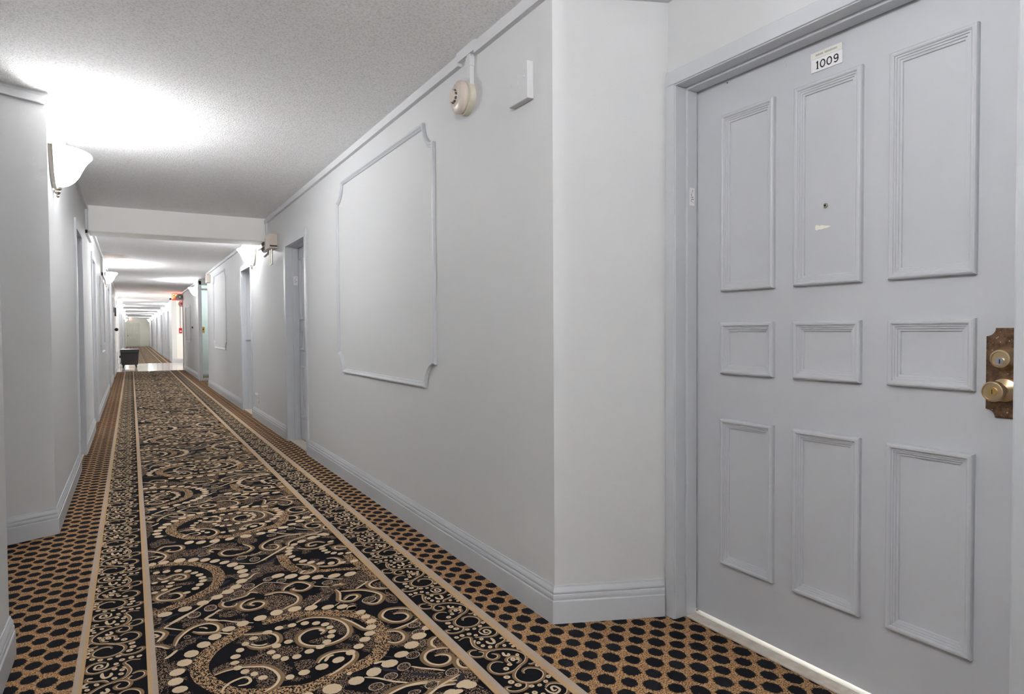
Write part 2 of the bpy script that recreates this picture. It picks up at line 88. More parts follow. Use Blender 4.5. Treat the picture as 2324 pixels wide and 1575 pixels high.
def pile(m, p, s=.5): bump(m, noise(m, p, 420, 2), s, .004)
def carpet_mat(name, col, var=.25):
    m = mat(name, col, .95, spec=.05); p = geopos(m)
    n = noise(m, p, 330, 2)
    lk(m, mix(m, n, tuple(c*(1-var) for c in col), tuple(c*(1+var) for c in col)), base(m)); pile(m, p); return m
BLK = s2l(25,24,27); CRM = s2l(212,189,158); BRN = s2l(132,107,80); NAV = s2l(50,50,60)
M['c_cream'] = carpet_mat('carpet_cream', CRM); M['c_brown'] = carpet_mat('carpet_brown', BRN); M['c_navy'] = carpet_mat('carpet_slate', NAV, .4)
M['c_black'] = carpet_mat('carpet_black', BLK, .6)
M['c_grey'] = carpet_mat('carpet_stripe_grey', s2l(180,163,146), .12); M['c_gold'] = carpet_mat('carpet_stripe_gold', s2l(192,160,122), .15)
def flecks(name, dens, col, patch=False):
    m = mat(name, BLK, .95, spec=.05); p = geopos(m)
    mp = nd(m, 'ShaderNodeMapping'); lk(m, p, mp.inputs['Vector']); mp.inputs['Scale'].default_value = (1, .75, 1)
    n = noise(m, mp.outputs[0], 235, 1.5, .5)
    if patch:
        q = noise(m, p, 6.5, 2); w = nd(m, 'ShaderNodeMapRange'); lk(m, q, w.inputs[0]); w.inputs[1].default_value = .51; w.inputs[2].default_value = .56; w.inputs[3].default_value = -.3; w.inputs[4].default_value = 0
        n = mth(m, 'ADD', n, w.outputs[0])
    tone = mix(m, noise(m, p, 130, 1), tuple(c*.55 for c in col), tuple(c*1.15 for c in col))
    k = nd(m, 'ShaderNodeMapRange'); lk(m, n, k.inputs[0]); k.inputs[1].default_value = dens-.03; k.inputs[2].default_value = dens+.03
    lk(m, mix(m, k.outputs[0], BLK, tone), base(m)); pile(m, p); return m
M['c_fleck'] = flecks('carpet_fleck_tan', .50, s2l(204,166,126)); M['c_fleck2'] = flecks('carpet_fleck_brown', .53, s2l(160,132,108))
M['c_ground'] = flecks('carpet_ground', .52, s2l(142,119,99), True)

# dotted field: staggered black ovals on a tan ground, every second column larger
m = mat('carpet_dotted', BRN, .95, spec=.05); p = geopos(m)
wob = nd(m, 'ShaderNodeTexNoise'); wob.inputs['Scale'].default_value = 160; lk(m, p, wob.inputs['Vector'])
ws = nd(m, 'ShaderNodeSeparateXYZ'); lk(m, wob.outputs['Color'], ws.inputs[0])
px = nd(m, 'ShaderNodeSeparateXYZ'); lk(m, p, px.inputs[0])
def cell(x0, y0, rx, ry):
    u = mth(m, 'ADD', px.outputs[0], mth(m, 'MULTIPLY', mth(m, 'SUBTRACT', ws.outputs[0], .5), .017))
    v = mth(m, 'ADD', px.outputs[1], mth(m, 'MULTIPLY', mth(m, 'SUBTRACT', ws.outputs[1], .5), .017))
    a = mth(m, 'PINGPONG', mth(m, 'ADD', mth(m, 'SUBTRACT', u, x0), 1030*.103), .0515)
    b = mth(m, 'PINGPONG', mth(m, 'ADD', mth(m, 'SUBTRACT', v, y0), 1030*.1015), .05075)
    # hexagon-like oval
    a = mth(m, 'DIVIDE', a, rx); b = mth(m, 'DIVIDE', b, ry)
    e = mth(m, 'SQRT', mth(m, 'ADD', mth(m, 'MULTIPLY', a, a), mth(m, 'MULTIPLY', b, b)))
    hx = mth(m, 'MAXIMUM', b, mth(m, 'ADD', a, mth(m, 'MULTIPLY', b, .45)))
    return mth(m, 'ADD', mth(m, 'MULTIPLY', e, .5), mth(m, 'MULTIPLY', hx, .5))
c1 = cell(1.499, 1.709, .0300, .0322); c2 = cell(1.5505, 1.658, .0262, .0285)
cm = mth(m, 'MINIMUM', c1, c2)
tang = mix(m, ramp(m, noise(m, p, 210, 2), [(.36, (0,0,0)), (.62, (1,1,1))]), s2l(78,48,27), s2l(202,160,116))
c3 = cell(1.5505, 1.709, .024, .024); 
edge = nd(m, 'ShaderNodeMapRange'); lk(m, mth(m, 'ABSOLUTE', mth(m, 'SUBTRACT', c3, 1.)), edge.inputs[0]); edge.inputs[1].default_value = .05; edge.inputs[2].default_value = .16; edge.inputs[3].default_value = .55; edge.inputs[4].default_value = 0
tang = mix(m, edge.outputs[0], tang, s2l(196,160,122))
k = nd(m, 'ShaderNodeMapRange'); lk(m, cm, k.inputs[0]); k.inputs[1].default_value = .96; k.inputs[2].default_value = 1.04
blk = mix(m, noise(m, p, 300, 2), s2l(10,10,12), s2l(44,44,50))
lk(m, mix(m, k.outputs[0], blk, tang), base(m)); pile(m, p, .6); M['c_dots'] = m

m = mat('polished_tile', s2l(222,214,204), .06, spec=.6); p = geopos(m)
br = nd(m, 'ShaderNodeTexBrick'); lk(m, p, br.inputs['Vector']); br.offset = 0
br.inputs['Scale'].default_value = 1; br.inputs['Brick Width'].default_value = .45; br.inputs['Row Height'].default_value = .45; br.inputs['Mortar Size'].default_value = .004
br.inputs['Color1'].default_value = (*s2l(226,219,210), 1); br.inputs['Color2'].default_value = (*s2l(218,210,200), 1); br.inputs['Mortar'].default_value = (*s2l(176,166,156), 1)
lk(m, br.outputs['Color'], base(m)); M['tile'] = m

M['glass_shade'] = mat('frosted_shade', (.92,.91,.88), .35, emit=(.985,.99,1), estr=6.8)
M['nickel'] = mat('brushed_nickel', s2l(186,182,172), .32, 1.)
M['chrome'] = mat('chrome', s2l(214,214,218), .12, 1.)
M['brass'] = mat('satin_brass', s2l(208,184,148), .3, 1.)
M['gold'] = mat('gold_cylinder', s2l(206,176,110), .3, 1.)
m = mat('worn_bronze', s2l(108,82,62), .42, .75); p = geopos(m)
n = noise(m, p, 55, 6, .7); sc = noise(m, p, 120, 3)
k = mth(m, 'GREATER_THAN', sc, .68)
lk(m, mix(m, k, ramp(m, n, [(.35, s2l(66,48,38)), (.65, s2l(140,108,82))]), s2l(206,184,160)), base(m)); M['bronze'] = m
M['black'] = mat('black_gap', s2l(14,14,15), .6); M['ink'] = mat('black_ink', s2l(20,19,22), .5)
M['sign'] = mat('sign_white', s2l(236,234,236), .4); M['sign_cream'] = mat('sign_strip', s2l(226,224,216), .4); M['greyink'] = mat('faded_ink', s2l(168,166,160), .5)
M['beige'] = mat('beige_plastic', s2l(208,195,184), .32); M['beige2'] = mat('beige_base', s2l(202,197,180), .35)
M['conduit'] = mat('conduit', s2l(190,184,174), .35, .6)
M['leather'] = mat('black_leather', s2l(20,19,22), .36, spec=.4); M['darkwood'] = mat('dark_wood', s2l(26,23,23), .4)
M['red'] = mat('alarm_red', s2l(170,22,26), .35); M['exit_red'] = mat('exit_red', s2l(200,60,50), .4, emit=s2l(255,60,40), estr=1.2); M['exit_letter'] = mat('exit_letter', s2l(255,150,90), .4, emit=s2l(255,120,60), estr=4.)
M['grey_plastic'] = mat('grey_plastic', s2l(176,172,162), .5); M['lens'] = mat('lamp_lens', s2l(120,122,112), .2)
M['mauve'] = mat('corner_guard', s2l(168,158,160), .5)
m = mat('pane_glass', s2l(222,238,230), .04, spec=.6); m.node_tree.nodes['Principled BSDF'].inputs['Transmission Weight'].default_value = .85; M['glass'] = m
M['lobby'] = paint('lobby_paint', s2l(228,226,222), .6)
M['chip'] = mat('bare_patch', s2l(240,236,224), .7)
M['threshold'] = mat('threshold_sill', s2l(206,196,182), .45)
m = M['threshold']; p = geopos(m); lk(m, mix(m, noise(m, p, 30, 5), s2l(176,160,142), s2l(232,226,216)), base(m))
M['sill_light'] = mat('sill_leak_white', s2l(240,236,226), .45, 0.)  # near-white colour stands in for the light leaking under the numbered door

# ------------------------------------------------------------------ mesh builder
class MB:
    def __init__(s): s.v = []; s.f = []; s.mi = []; s.sm = []
    def add(s, vs, fs, mi=0, smooth=False):
        o = len(s.v); s.v += [tuple(q) for q in vs]
        for f in fs: s.f.append([o+i for i in f]); s.mi.append(mi); s.sm.append(smooth)
        return s
    def box(s, x0, x1, y0, y1, z0, z1, mi=0):
        x0, x1 = sorted((x0, x1)); y0, y1 = sorted((y0, y1)); z0, z1 = sorted((z0, z1))
        v = [(x, y, z) for x in (x0, x1) for y in (y0, y1) for z in (z0, z1)]
        return s.add(v, [(0,1,3,2),(4,6,7,5),(0,4,5,1),(2,3,7,6),(0,2,6,4),(1,5,7,3)], mi)
    def prism(s, pts, z0, z1, mi=0):          # plan polygon, counter-clockwise
        n = len(pts); v = [(x, y, z0) for x, y in pts]+[(x, y, z1) for x, y in pts]
        return s.add(v, [list(range(n))[::-1], list(range(n, 2*n))]+[(i, (i+1) % n, n+(i+1) % n, n+i) for i in range(n)], mi)
    def tube(s, pts, r, n=10, mi=0, cap=True):
        pts = [Vector(p) for p in pts]; rings = []
        for i, p in enumerate(pts):
            t = (pts[min(i+1, len(pts)-1)]-pts[max(i-1, 0)]).normalized()
            a = t.orthogonal().normalized() if i == 0 else (A - t*A.dot(t)).normalized()
            A = a; b = t.cross(a); rad = r[i] if isinstance(r, (list, tuple)) else r
            rings.append([p+a*rad*math.cos(2*PI*k/n)+b*rad*math.sin(2*PI*k/n) for k in range(n)])
        v = [q for R in rings for q in R]; f = []
        for i in range(len(rings)-1):
            for k in range(n): f.append((i*n+k, i*n+(k+1) % n, (i+1)*n+(k+1) % n, (i+1)*n+k))
        if cap: f += [list(range(n))[::-1], [len(v)-n+k for k in range(n)]]
        return s.add(v, f, mi, True)
    def lathe(s, prof, org, axis, n=32, mi=0, a0=0., a1=2*PI, ref=None):      # prof: (radius, distance along axis)
        ax = Vector(axis).normalized(); u = Vector(ref).normalized() if ref else ax.orthogonal().normalized(); w = ax.cross(u); o = Vector(org)
        full = abs(a1-a0-2*PI) < 1e-6; cols = n if full else n+1
        v = []
        for r, h in prof:
            for k in range(cols):
                t = a0+(a1-a0)*k/n; v.append(o+ax*h+u*r*math.cos(t)+w*r*math.sin(t))
        f = []
        for i in range(len(prof)-1):
            for k in range(n):
                k2 = (k+1) % cols; f.append((i*cols+k, i*cols+k2, (i+1)*cols+k2, (i+1)*cols+k))
        return s.add(v, f, mi, True)
    def sphere(s, c, r, n=14, mi=0):
        return s.lathe([(max(1e-4, r*math.sin(PI*i/8)), -r*math.cos(PI*i/8)) for i in range(9)], c, (0, 0, 1), n, mi)
    def sweep(s, path, prof, fn, closed=False, side=1, mi=0, smooth=False):
        """path: 2D points; prof: (offset, height); offsets go to the left (side=1) of the path; fn(a,b,h) -> world"""
        n = len(path); rings = []
        for i in range(n):
            p = Vector(path[i]); a = Vector(path[(i-1) % n]) if (closed or i > 0) else None; b = Vector(path[(i+1) % n]) if (closed or i < n-1) else None
            d1 = (p-a).normalized() if a is not None else (b-p).normalized(); d2 = (b-p).normalized() if b is not None else d1
            n1 = Vector((-d1.y, d1.x)); n2 = Vector((-d2.y, d2.x)); mm = n1+n2
            mm = mm.normalized() if mm.length > 1e-6 else n1
            k = 1/max(.3, mm.dot(n1)); rings.append([fn(*(p+mm*k*side*o), h) for o, h in prof])
        m = len(prof); v = [q for R in rings for q in R]; f = []
        for i in range(n if closed else n-1):
            j = (i+1) % n
            for k in range(m-1): f.append((i*m+k, j*m+k, j*m+k+1, i*m+k+1))
        if not closed: f += [list(range(m)), [(n-1)*m+k for k in range(m)][::-1]]
        return s.add(v, f, mi, smooth)
    def build(s, name, mats, parent=None, fix=True, bevel=0.):
        me = bpy.data.meshes.new(name)
        org = Vector((0, 0, 0))
        if s.v and parent is None and name not in KEEP0:
            lo = [min(q[i] for q in s.v) for i in range(3)]; hi = [max(q[i] for q in s.v) for i in range(3)]
            org = Vector(((lo[0]+hi[0])/2, (lo[1]+hi[1])/2, lo[2]))
        if parent is not None: org = parent_org(parent)
        me.from_pydata([Vector(q)-org for q in s.v], [], s.f); 
        if not isinstance(mats, (list, tuple)): mats = [mats]
        for q in mats: me.materials.append(q)
        me.polygons.foreach_set('material_index', s.mi); me.polygons.foreach_set('use_smooth', s.sm)
        if fix:
            bm = bmesh.new(); bm.from_mesh(me); bmesh.ops.recalc_face_normals(bm, faces=bm.faces); bm.to_mesh(me); bm.free()
        if any(s.sm): me.set_sharp_from_angle(angle=math.radians(38))
        me.update()
        o = bpy.data.objects.new(name, me); COL.objects.link(o)
        if parent is None: o.location = org
        else: o.parent = parent
        if bevel:
            b = o.modifiers.new('edge', 'BEVEL'); b.width = bevel; b.segments = 2; b.limit_method = 'ANGLE'
        return o
KEEP0 = set()
def parent_org(p):
    o = Vector((0, 0, 0))
    while p is not None: o += p.location; p = p.parent
    return o
def tag(o, label, cat=None, group=None, kind=None):
    if label: o['label'] = label
    if cat: o['category'] = cat
    if group: o['group'] = group
    if kind: o['kind'] = kind
    return o
def thing(name, loc, label, cat, group=None, kind=None):
    o = bpy.data.objects.new(name, None); COL.objects.link(o); o.location = loc; o.empty_display_size = .1
    return tag(o, label, cat, group, kind)
def struct(name, mb, mats, label, cat, bevel=0., fix=True): return tag(mb.build(name, mats, None, fix, bevel), label, cat, None, 'structure')
def copy_tree(o, parent=None):
    c = o.copy(); COL.objects.link(c); c.parent = parent
    for ch in list(o.children): copy_tree(ch, c)
    return c

# ------------------------------------------------------------------ the shell.  X across, Y along the corridor, Z up
XR, XL = 1.38, -.38
CN, CF = 2.435, 2.35            # ceiling before and after the beam
YB0, YB1 = 7.95, 8.36           # beam
YBACK, YEND = -7.0, 61.4
T0, T1 = 21.6, 27.05            # tiled lobby
H = 2.5
AR = [(XR, 2.028), (1.80, 1.855), (1.80, .603), (XR, .43)]          # recess of the numbered door, right
AL = [(XL, 2.785), (-.80, 2.96), (-.80, 4.20), (XL, 4.385)]         # recess on the left
DEP = .16
def wall_pieces(mb, X, sgn, y0, y1, holes):
    """a wall along Y from y0 to y1, thickness DEP away from the corridor, holes = (ya, yb, ztop)"""
    y = y0
    for a, b, zt in sorted(holes):
        mb.box(X, X+sgn*DEP, y, a, 0, H); mb.box(X, X+sgn*DEP, a, b, zt, H); y = b
    mb.box(X, X+sgn*DEP, y, y1, 0, H)
R_DOORS = [(6.03, 6.88), (9.12, 9.95), (29.2, 30.1), (35.4, 36.3), (43.0, 43.9), (53.5, 54.4)]
L_DOORS = [(6.36, 7.09), (8.87, 9.66), (14.7, 15.6), (18.2, 19.1), (30.0, 30.9), (37.2, 38.1), (45.2, 46.1), (55.4, 56.3)]
DT = 2.0
mb = MB(); wall_pieces(mb, XR, 1, YBACK, .43, []); wall_pieces(mb, XR, 1, 2.028, 14.75, [(a, b, DT) for a, b in R_DOORS[:2]])
mb.box(XR, XR+.035, 16.69, 18.62, 0, H); wall_pieces(mb, XR, 1, 18.6, 22.05, []); wall_pieces(mb, XR-.06, 1, 27.2, YEND, [(a, b, DT) for a, b in R_DOORS[2:]])
struct('wall_right', mb, M['wall'], 'pale grey painted wall on the right of the corridor', 'wall')
mb = MB(); wall_pieces(mb, XL, -1, YBACK, 2.785, []); wall_pieces(mb, XL, -1, 4.385, YEND, [(a, b, DT) for a, b in L_DOORS])
struct('wall_left', mb, M['wall'], 'pale grey painted wall on the left of the corridor', 'wall')
# recess walls: solid prisms behind each face
def recess(pts, sgn, hole):
    mb = MB()
    (x0, ya), (x1, yb), (_, yc), (_, yd) = pts
    ex = x1+sgn*.3
    def quad(a, b, c, d):
        q = [a, b, c, d]; ar = sum(q[i][0]*q[(i+1) % 4][1]-q[(i+1) % 4][0]*q[i][1] for i in range(4))
        mb.prism(q if ar > 0 else q[::-1], 0, H)
    s1 = 1 if ya > yb else -1
    quad((x0+sgn*DEP*0, ya), (x1, yb), (ex, yb), (ex, ya)); quad((x0, yd), (x1, yc), (ex, yc), (ex, yd))
    lo, hi = sorted((yb, yc)); h0, h1, zt = hole
    mb.box(x1, ex, lo, h0, 0, H); mb.box(x1, ex, h1, hi, 0, H); mb.box(x1, ex, h0, h1, zt, H)
    return mb
struct('wall_recess', recess(AR, 1, (.68, 1.84, 2.08)), M['wall'], 'splayed wall of the door recess in the right foreground', 'wall')
struct('wall_left_recess', recess(AL, -1, (3.05, 4.11, 2.055)), M['wall'], 'splayed wall of the shallow recess at the left edge', 'wall')
mb = MB(); mb.box(XL-.3, XR+.3, YEND, YEND+.15, 0, H); struct('wall_end', mb, M['end'], 'pale greenish wall closing the far end of the corridor', 'wall')
mb = MB(); mb.box(XL-.3, XR+.3, YBACK-.15, YBACK, 0, H); struct('wall_back', mb, M['wall'], 'pale wall closing the corridor behind the camera', 'wall')
# glazed recess and lift lobby on the right
mb = MB(); mb.box(2.35, 2.5, 14.6, 16.7, 0, H); mb.prism([(XR+DEP, 14.75-.15), (2.4, 14.60), (2.4, 14.75), (XR+DEP-.01, 14.75)], 0, H); mb.box(2.3, 2.42, 16.7, 18.6, 0, H); mb.box(XR+DEP, 2.42, 18.5, 18.62, 0, H)
struct('wall_vestibule', mb, M['wall'], 'walls of the small glazed vestibule on the right', 'wall')
mb = MB(); mb.box(XR-.06+DEP, 3.6, 27.2, 27.35, 0, H); mb.box(3.5, 3.62, 21.9, 27.3, 0, H); mb.box(XR+.05, 3.6, 21.9, 22.05, 0, H)
struct('wall_lobby', mb, M['lobby'], 'bright white wall of the lift lobby on the right', 'wall')
# floor, tiles, ceiling, beam
KEEP0 |= {'floor', 'floor_tiled', 'carpet_runner'}
mb = MB(); mb.box(-1.2, 2.5, YBACK, T0, -.1, 0); mb.box(-1.2, 2.5, T1, YEND, -.1, 0)
struct('floor', mb, M['c_dots'], 'tan carpet with staggered black ovals along both walls', 'floor')
mb = MB(); mb.box(-1.2, 3.6, T0, T1, -.1, .004); struct('floor_tiled', mb, M['tile'], 'glossy pale tiled floor band in the lobby', 'floor')
mb = MB(); mb.box(-1.2, 2.6, YBACK, YB0+.05, CN, CN+.15); mb.box(-1.2, 3.7, YB1-.05, YEND, CF, CF+.2)
struct('ceiling', mb, M['ceiling'], 'white popcorn textured ceiling', 'ceiling')
mb = MB(); mb.box(XL-.05, XR+.05, YB0, YB1, 2.172, CN+.1); struct('beam', mb, M['beam'], 'plain plaster beam crossing the corridor under the ceiling', 'beam', bevel=.012)

# ------------------------------------------------------------------ carpet runner (woven pattern as inlaid pieces of one mesh per part)
def spline(p, n=4):
    P = [Vector(q) for q in p]
    if len(P) < 3: return P
    out = []
    for i in range(len(P)-1):
        a = P[max(i-1, 0)]; b = P[i]; c = P[i+1]; d = P[min(i+2, len(P)-1)]
        for k in range(n):
            t = k/n; out.append(.5*((2*b)+(c-a)*t+(2*a-5*b+4*c-d)*t*t+(3*b-a-3*c+d)*t*t*t))
    return out+[P[-1]]
def turning(P):
    s = 0
    for i in range(1, len(P)-1):
        a = P[i]-P[i-1]; b = P[i+1]-P[i]
        if a.length > 1e-6 and b.length > 1e-6: s += math.atan2(a.x*b.y-a.y*b.x, a.dot(b))
    return s
def ribbon(P, w0, w1, z, taper=True):
    """strip between offsets w0 and w1 (to the left) of the polyline"""
    v = []; n = len(P)
    for i, p in enumerate(P):
        t = (P[min(i+1, n-1)]-P[max(i-1, 0)])
        t = t.normalized() if t.length > 1e-9 else Vector((1, 0)); q = Vector((-t.y, t.x))
        k = min(1., .45+.55*min(i, n-1-i)/(n*.12)) if taper else 1.
        a = p+q*w0*k; b = p+q*w1*k; v += [(a.x, a.y, z), (b.x, b.y, z)]
    return v, [(2*i, 2*i+2, 2*i+3, 2*i+1) for i in range(n-1)]
def oval(p, a, b, z, n=10, k=1.):
    return [(p[0]+k*(a[0]*math.cos(2*PI*i/n)+b[0]*math.sin(2*PI*i/n)), p[1]+k*(a[1]*math.cos(2*PI*i/n)+b[1]*math.sin(2*PI*i/n)), z) for i in range(n)], [list(range(n))]
def motifs(ribs, dots, circs, polys, mir=None, n=4):
    """one repeat -> list of (verts, faces, material)"""
    out = []; CW = .17 if circs == [] else .31
    mx = (lambda x: x) if mir is None else (lambda x: 2*mir-x)
    R = []
    for st, w, fl in ribs:
        R.append((st, w, spline([(mx(fl[i]), fl[i+1]) for i in range(0, len(fl), 2)], n)))
    for ip, pl in enumerate(polys):
        P = spline([(pl[i], pl[i+1]) for i in range(0, len(pl), 2)]+[(pl[0], pl[1])], 3)[:-1]
        out.append(([(q.x, q.y, .0011+ip*1e-5) for q in P], [list(range(len(P)))], 2))
    for i, (st, w, P) in enumerate(R):
        if st == 'N': v, f = ribbon(P, -w/2, w/2, .0016+(i % 12)*1e-5); out.append((v, f, 3))
        if st == 'K': v, f = ribbon(P, -w/2, w/2, .0018+(i % 12)*1e-5, False); out.append((v, f, 1))
    for i, (st, w, P) in enumerate(R):
        if st == 'C': v, f = ribbon(P, -w/2, w/2, .0020+(i % 30)*1e-5); out.append((v, f, 5))
        if st == 'S':
            s = 1 if turning(P) > 0 else -1
            v, f = ribbon(P, -s*w*.55, s*w*.05, .0024+i*1e-5); out.append((v, f, 4))
            v, f = ribbon(P, -s*w*.04, s*w*CW, .0024+i*1e-5+5e-6); out.append((v, f, 5))
    for j, c in enumerate(circs):
        p, a, b = c[:2], c[2:4], c[4:]
        out.append((*oval(p, a, b, .0034+j*1e-5, 12), 6)); out.append((*oval(p, a, b, .0034+j*1e-5+5e-6, 12, .86), 2))
    for j, c in enumerate(dots):
        p, a, b = [mx(c[0]), c[1]], [c[2] if mir is None else -c[2], c[3]], [c[4] if mir is None else -c[4], c[5]]
        out.append((*oval(p, a, b, .0038+(j % 9)*1e-5, 10), 5))
        if mir is not None or circs == []: out.append((*oval(p, a, b, .0040, 6, .32), 4))
    return out
PER, BPER = 1.762, .448
XS = [(-.178, -.152), (.026, .054), (.942, .980), (1.148, 1.186)]       # four pale stripes
def lay(mb, mo, per, y0, y1, xa, xb):
    ys = [q[1] for v, f, k in mo for q in v]; lo, hi = min(ys), max(ys)
    i0 = math.ceil((y0-lo)/per)-1; i1 = math.floor((y1-hi)/per)+1
    for i in range(i0-1, i1+2):
        for v, f, k in mo:
            vy = [q[1]+i*per for q in v]
            if min(vy) < y0 or max(vy) > y1: continue
            mb.add([(min(max(q[0], xa), xb), q[1]+i*per, q[2]) for q in v], f, k)
CM = [M['c_ground'], M['c_fleck'], M['c_fleck2'], M['c_navy'], M['c_brown'], M['c_cream'], M['c_grey'], M['c_black']]
def runner(y0, y1, label, n):
    root = thing('carpet_runner', (0, (y0+y1)/2, 0), label, 'carpet')
    mb = MB(); mb.add([(.03, y0, .001), (.97, y0, .001), (.97, y1, .001), (.03, y1, .001)], [(0, 1, 2, 3)], 0)
    lay(mb, motifs(RIBS, DOTS, CIRCS, POLYS, None, n), PER, y0, y1, .045, .955)
    tag(mb.build('center_field', CM, root, False), 'black field with cream and brown scrolls and dots')
    for xa, xb, mir in ((.97, 1.16, None), (-.16, .035, (1.067+(-.063))/2)):
        mb = MB(); mb.add([(xa, y0, .0042), (xb, y0, .0042), (xb, y1, .0042), (xa, y1, .0042)], [(0, 1, 2, 3)], 7)
        mo = motifs(BRIBS, BDOTS, [], [], mir, n)
        mo = [([(q[0], q[1], q[2]+.0024) for q in v], f, k) for v, f, k in mo]
        lay(mb, mo, BPER, y0, y1, xa, xb)
        tag(mb.build('scroll_border', CM, root, False), 'narrow black border with small scrolls and dots')
    for i, (a, b) in enumerate(XS):
        mb = MB(); g = a+(b-a)*(.58 if i == 0 else .42)
        for u, v, k in ((a, g, 0 if i == 0 else 1), (g, b, 1 if i == 0 else 0)): mb.box(u, v, y0, y1, .0044, .0072, k)
        tag(mb.build('edge_stripe', [M['c_grey'], M['c_gold']], root, False), 'pale tan stripe')
runner(-1.2, T0, 'black runner carpet with cream scrolls, nearer stretch before the tiled band', 3)
runner(T1, YEND-.01, 'black runner carpet with cream scrolls, farther stretch beyond the tiled band', 2)

# ------------------------------------------------------------------ baseboards and crown
BP = [(0, 0), (.016, 0), (.016, .084), (.0145, .088), (.011, .089), (.0125, .092), (.0135, .100), (.0125, .108), (.0105, .1105), (.0075, .112), (.0115, .115), (.0115, .121), (.009, .128), (.005, .137), (.004, .143), (0, .143)]
def bb(mb, path, side): mb.sweep(path, BP, lambda a, b, h: (a, b, h), False, side)
def split(y0, y1, doors):
    o = []; y = y0
    for a, b in doors:
        if a > y0 and b < y1: o.append((y, a-.058)); y = b+.058
    return o+[(y, y1)]
mb = MB()
bb(mb, [(1.784, 1.8616), AR[0], (XR, R_DOORS[0][0]-.058)], 1)
mb2 = mb
for a, b in split(R_DOORS[0][0]-.2, 14.75, R_DOORS[:2])[1:]: bb(mb2, [(XR, a), (XR, b)] if b != 14.75 else [(XR, a), (XR, b), (XR+.15, b)], 1)
bb(mb2, [(XR, 17.2), (XR, 22.05)], 1); bb(mb2, [(XR, YBACK), AR[3], (1.784, .5965)], 1)
for a, b in split(27.2, YEND, R_DOORS[2:]): bb(mb2, [(XR-.06, a), (XR-.06, b)], 1)
bb(mb2, [(3.4, 27.2), (XR-.06, 27.2)], 1)
struct('baseboard_right', mb2, M['trim'], 'grey moulded baseboard along the right wall', 'baseboard')
mb = MB(); bb(mb, [(XL, YBACK), AL[0], (-.79, 2.956)], -1)
segs = split(4.385, YEND, L_DOORS)
bb(mb, [(-.79, 4.204), AL[3], (XL, segs[0][1])], -1)
for a, b in segs[1:]: bb(mb, [(XL, a), (XL, b)], -1)
struct('baseboard_left', mb, M['trim'], 'grey moulded baseboard along the left wall', 'baseboard')
mb = MB(); bb(mb, [(XR, YEND), (.72, YEND)], 1); struct('baseboard_end', mb, M['end'], 'pale baseboard on the far end wall', 'baseboard')
CP = [(0, 0), (.024, 0), (.026, .003), (.026, .040), (.022, .043), (.012, .044), (.012, .062), (0, .062)]
def crown(mb, path, side, z): mb.sweep(path, CP, lambda a, b, h: (a, b, z+h), False, side)
mb = MB(); crown(mb, [(1.80, .60), (1.80, 1.855), AR[0], (XR, 2.62)], 1, CN-.061); crown(mb, [(XR, 2.79), (XR, YB0)], 1, CN-.061); 
mb.box(XR-.0255, XR, 2.615, 2.80, CN-.046, CN)
crown(mb, [(XR, YBACK), AR[3], (1.80, .603)], 1, CN-.061)
struct('trim_1', mb, M['white_trim'], 'flat white raceway trim along the top of the right wall', 'trim')
mb = MB(); crown(mb, [(XR, YB1), (XR, 14.75)], 1, CF-.05); crown(mb, [(XR, 16.62), (XR, 22.05)], 1, CF-.05); struct('trim_2', mb, M['white_trim'], 'white trim at the top of the right wall beyond the beam', 'trim')
mb = MB(); crown(mb, [(XL, YBACK), AL[0], AL[1], AL[2], AL[3], (XL, YB0)], -1, CN-.061); struct('trim_3', mb, M['white_trim'], 'white trim along the top of the left wall and pillar', 'trim')
mb = MB(); crown(mb, [(XL, YB1), (XL, 27)], -1, CF-.05); struct('trim_4', mb, M['white_trim'], 'white trim at the top of the left wall beyond the beam', 'trim')
# raceways dropping past the beam and to the detector
mb = MB(); mb.box(XR-.022, XR, 7.84, 7.90, 2.13, CN-.03); mb.box(XR-.022, XR, 7.84, 8.5, 2.125, 2.168); struct('trim_5', mb, M['white_trim'], 'white cable raceway dropping beside the beam on the right', 'raceway', .003)
mb = MB(); mb.box(XL, XL+.024, 7.82, 7.90, 2.13, CN-.03); mb.box(XL, XL+.024, 7.82, 8.6, 2.125, 2.168); struct('trim_6', mb, M['white_trim'], 'white cable raceway dropping beside the beam on the left', 'raceway', .003)
mb = MB(); mb.box(XR-.022, XR, 2.665, 2.70, 2.25, CN-.04); mb.box(XR-.025, XR, 2.66, 2.705, 2.335, 2.38); struct('trim_7', mb, M['white_trim'], 'short white raceway dropping to the smoke detector', 'raceway', .003)
mb = MB(); mb.box(XL, XL+.024, 11.9, 11.98, 2.02, CF-.03); mb.box(XL, XL+.024, 11.9, 13.0, 2.02, 2.07); struct('trim_8', mb, M['white_trim'], 'white raceway drop on the left wall before the second sconce', 'raceway', .003)

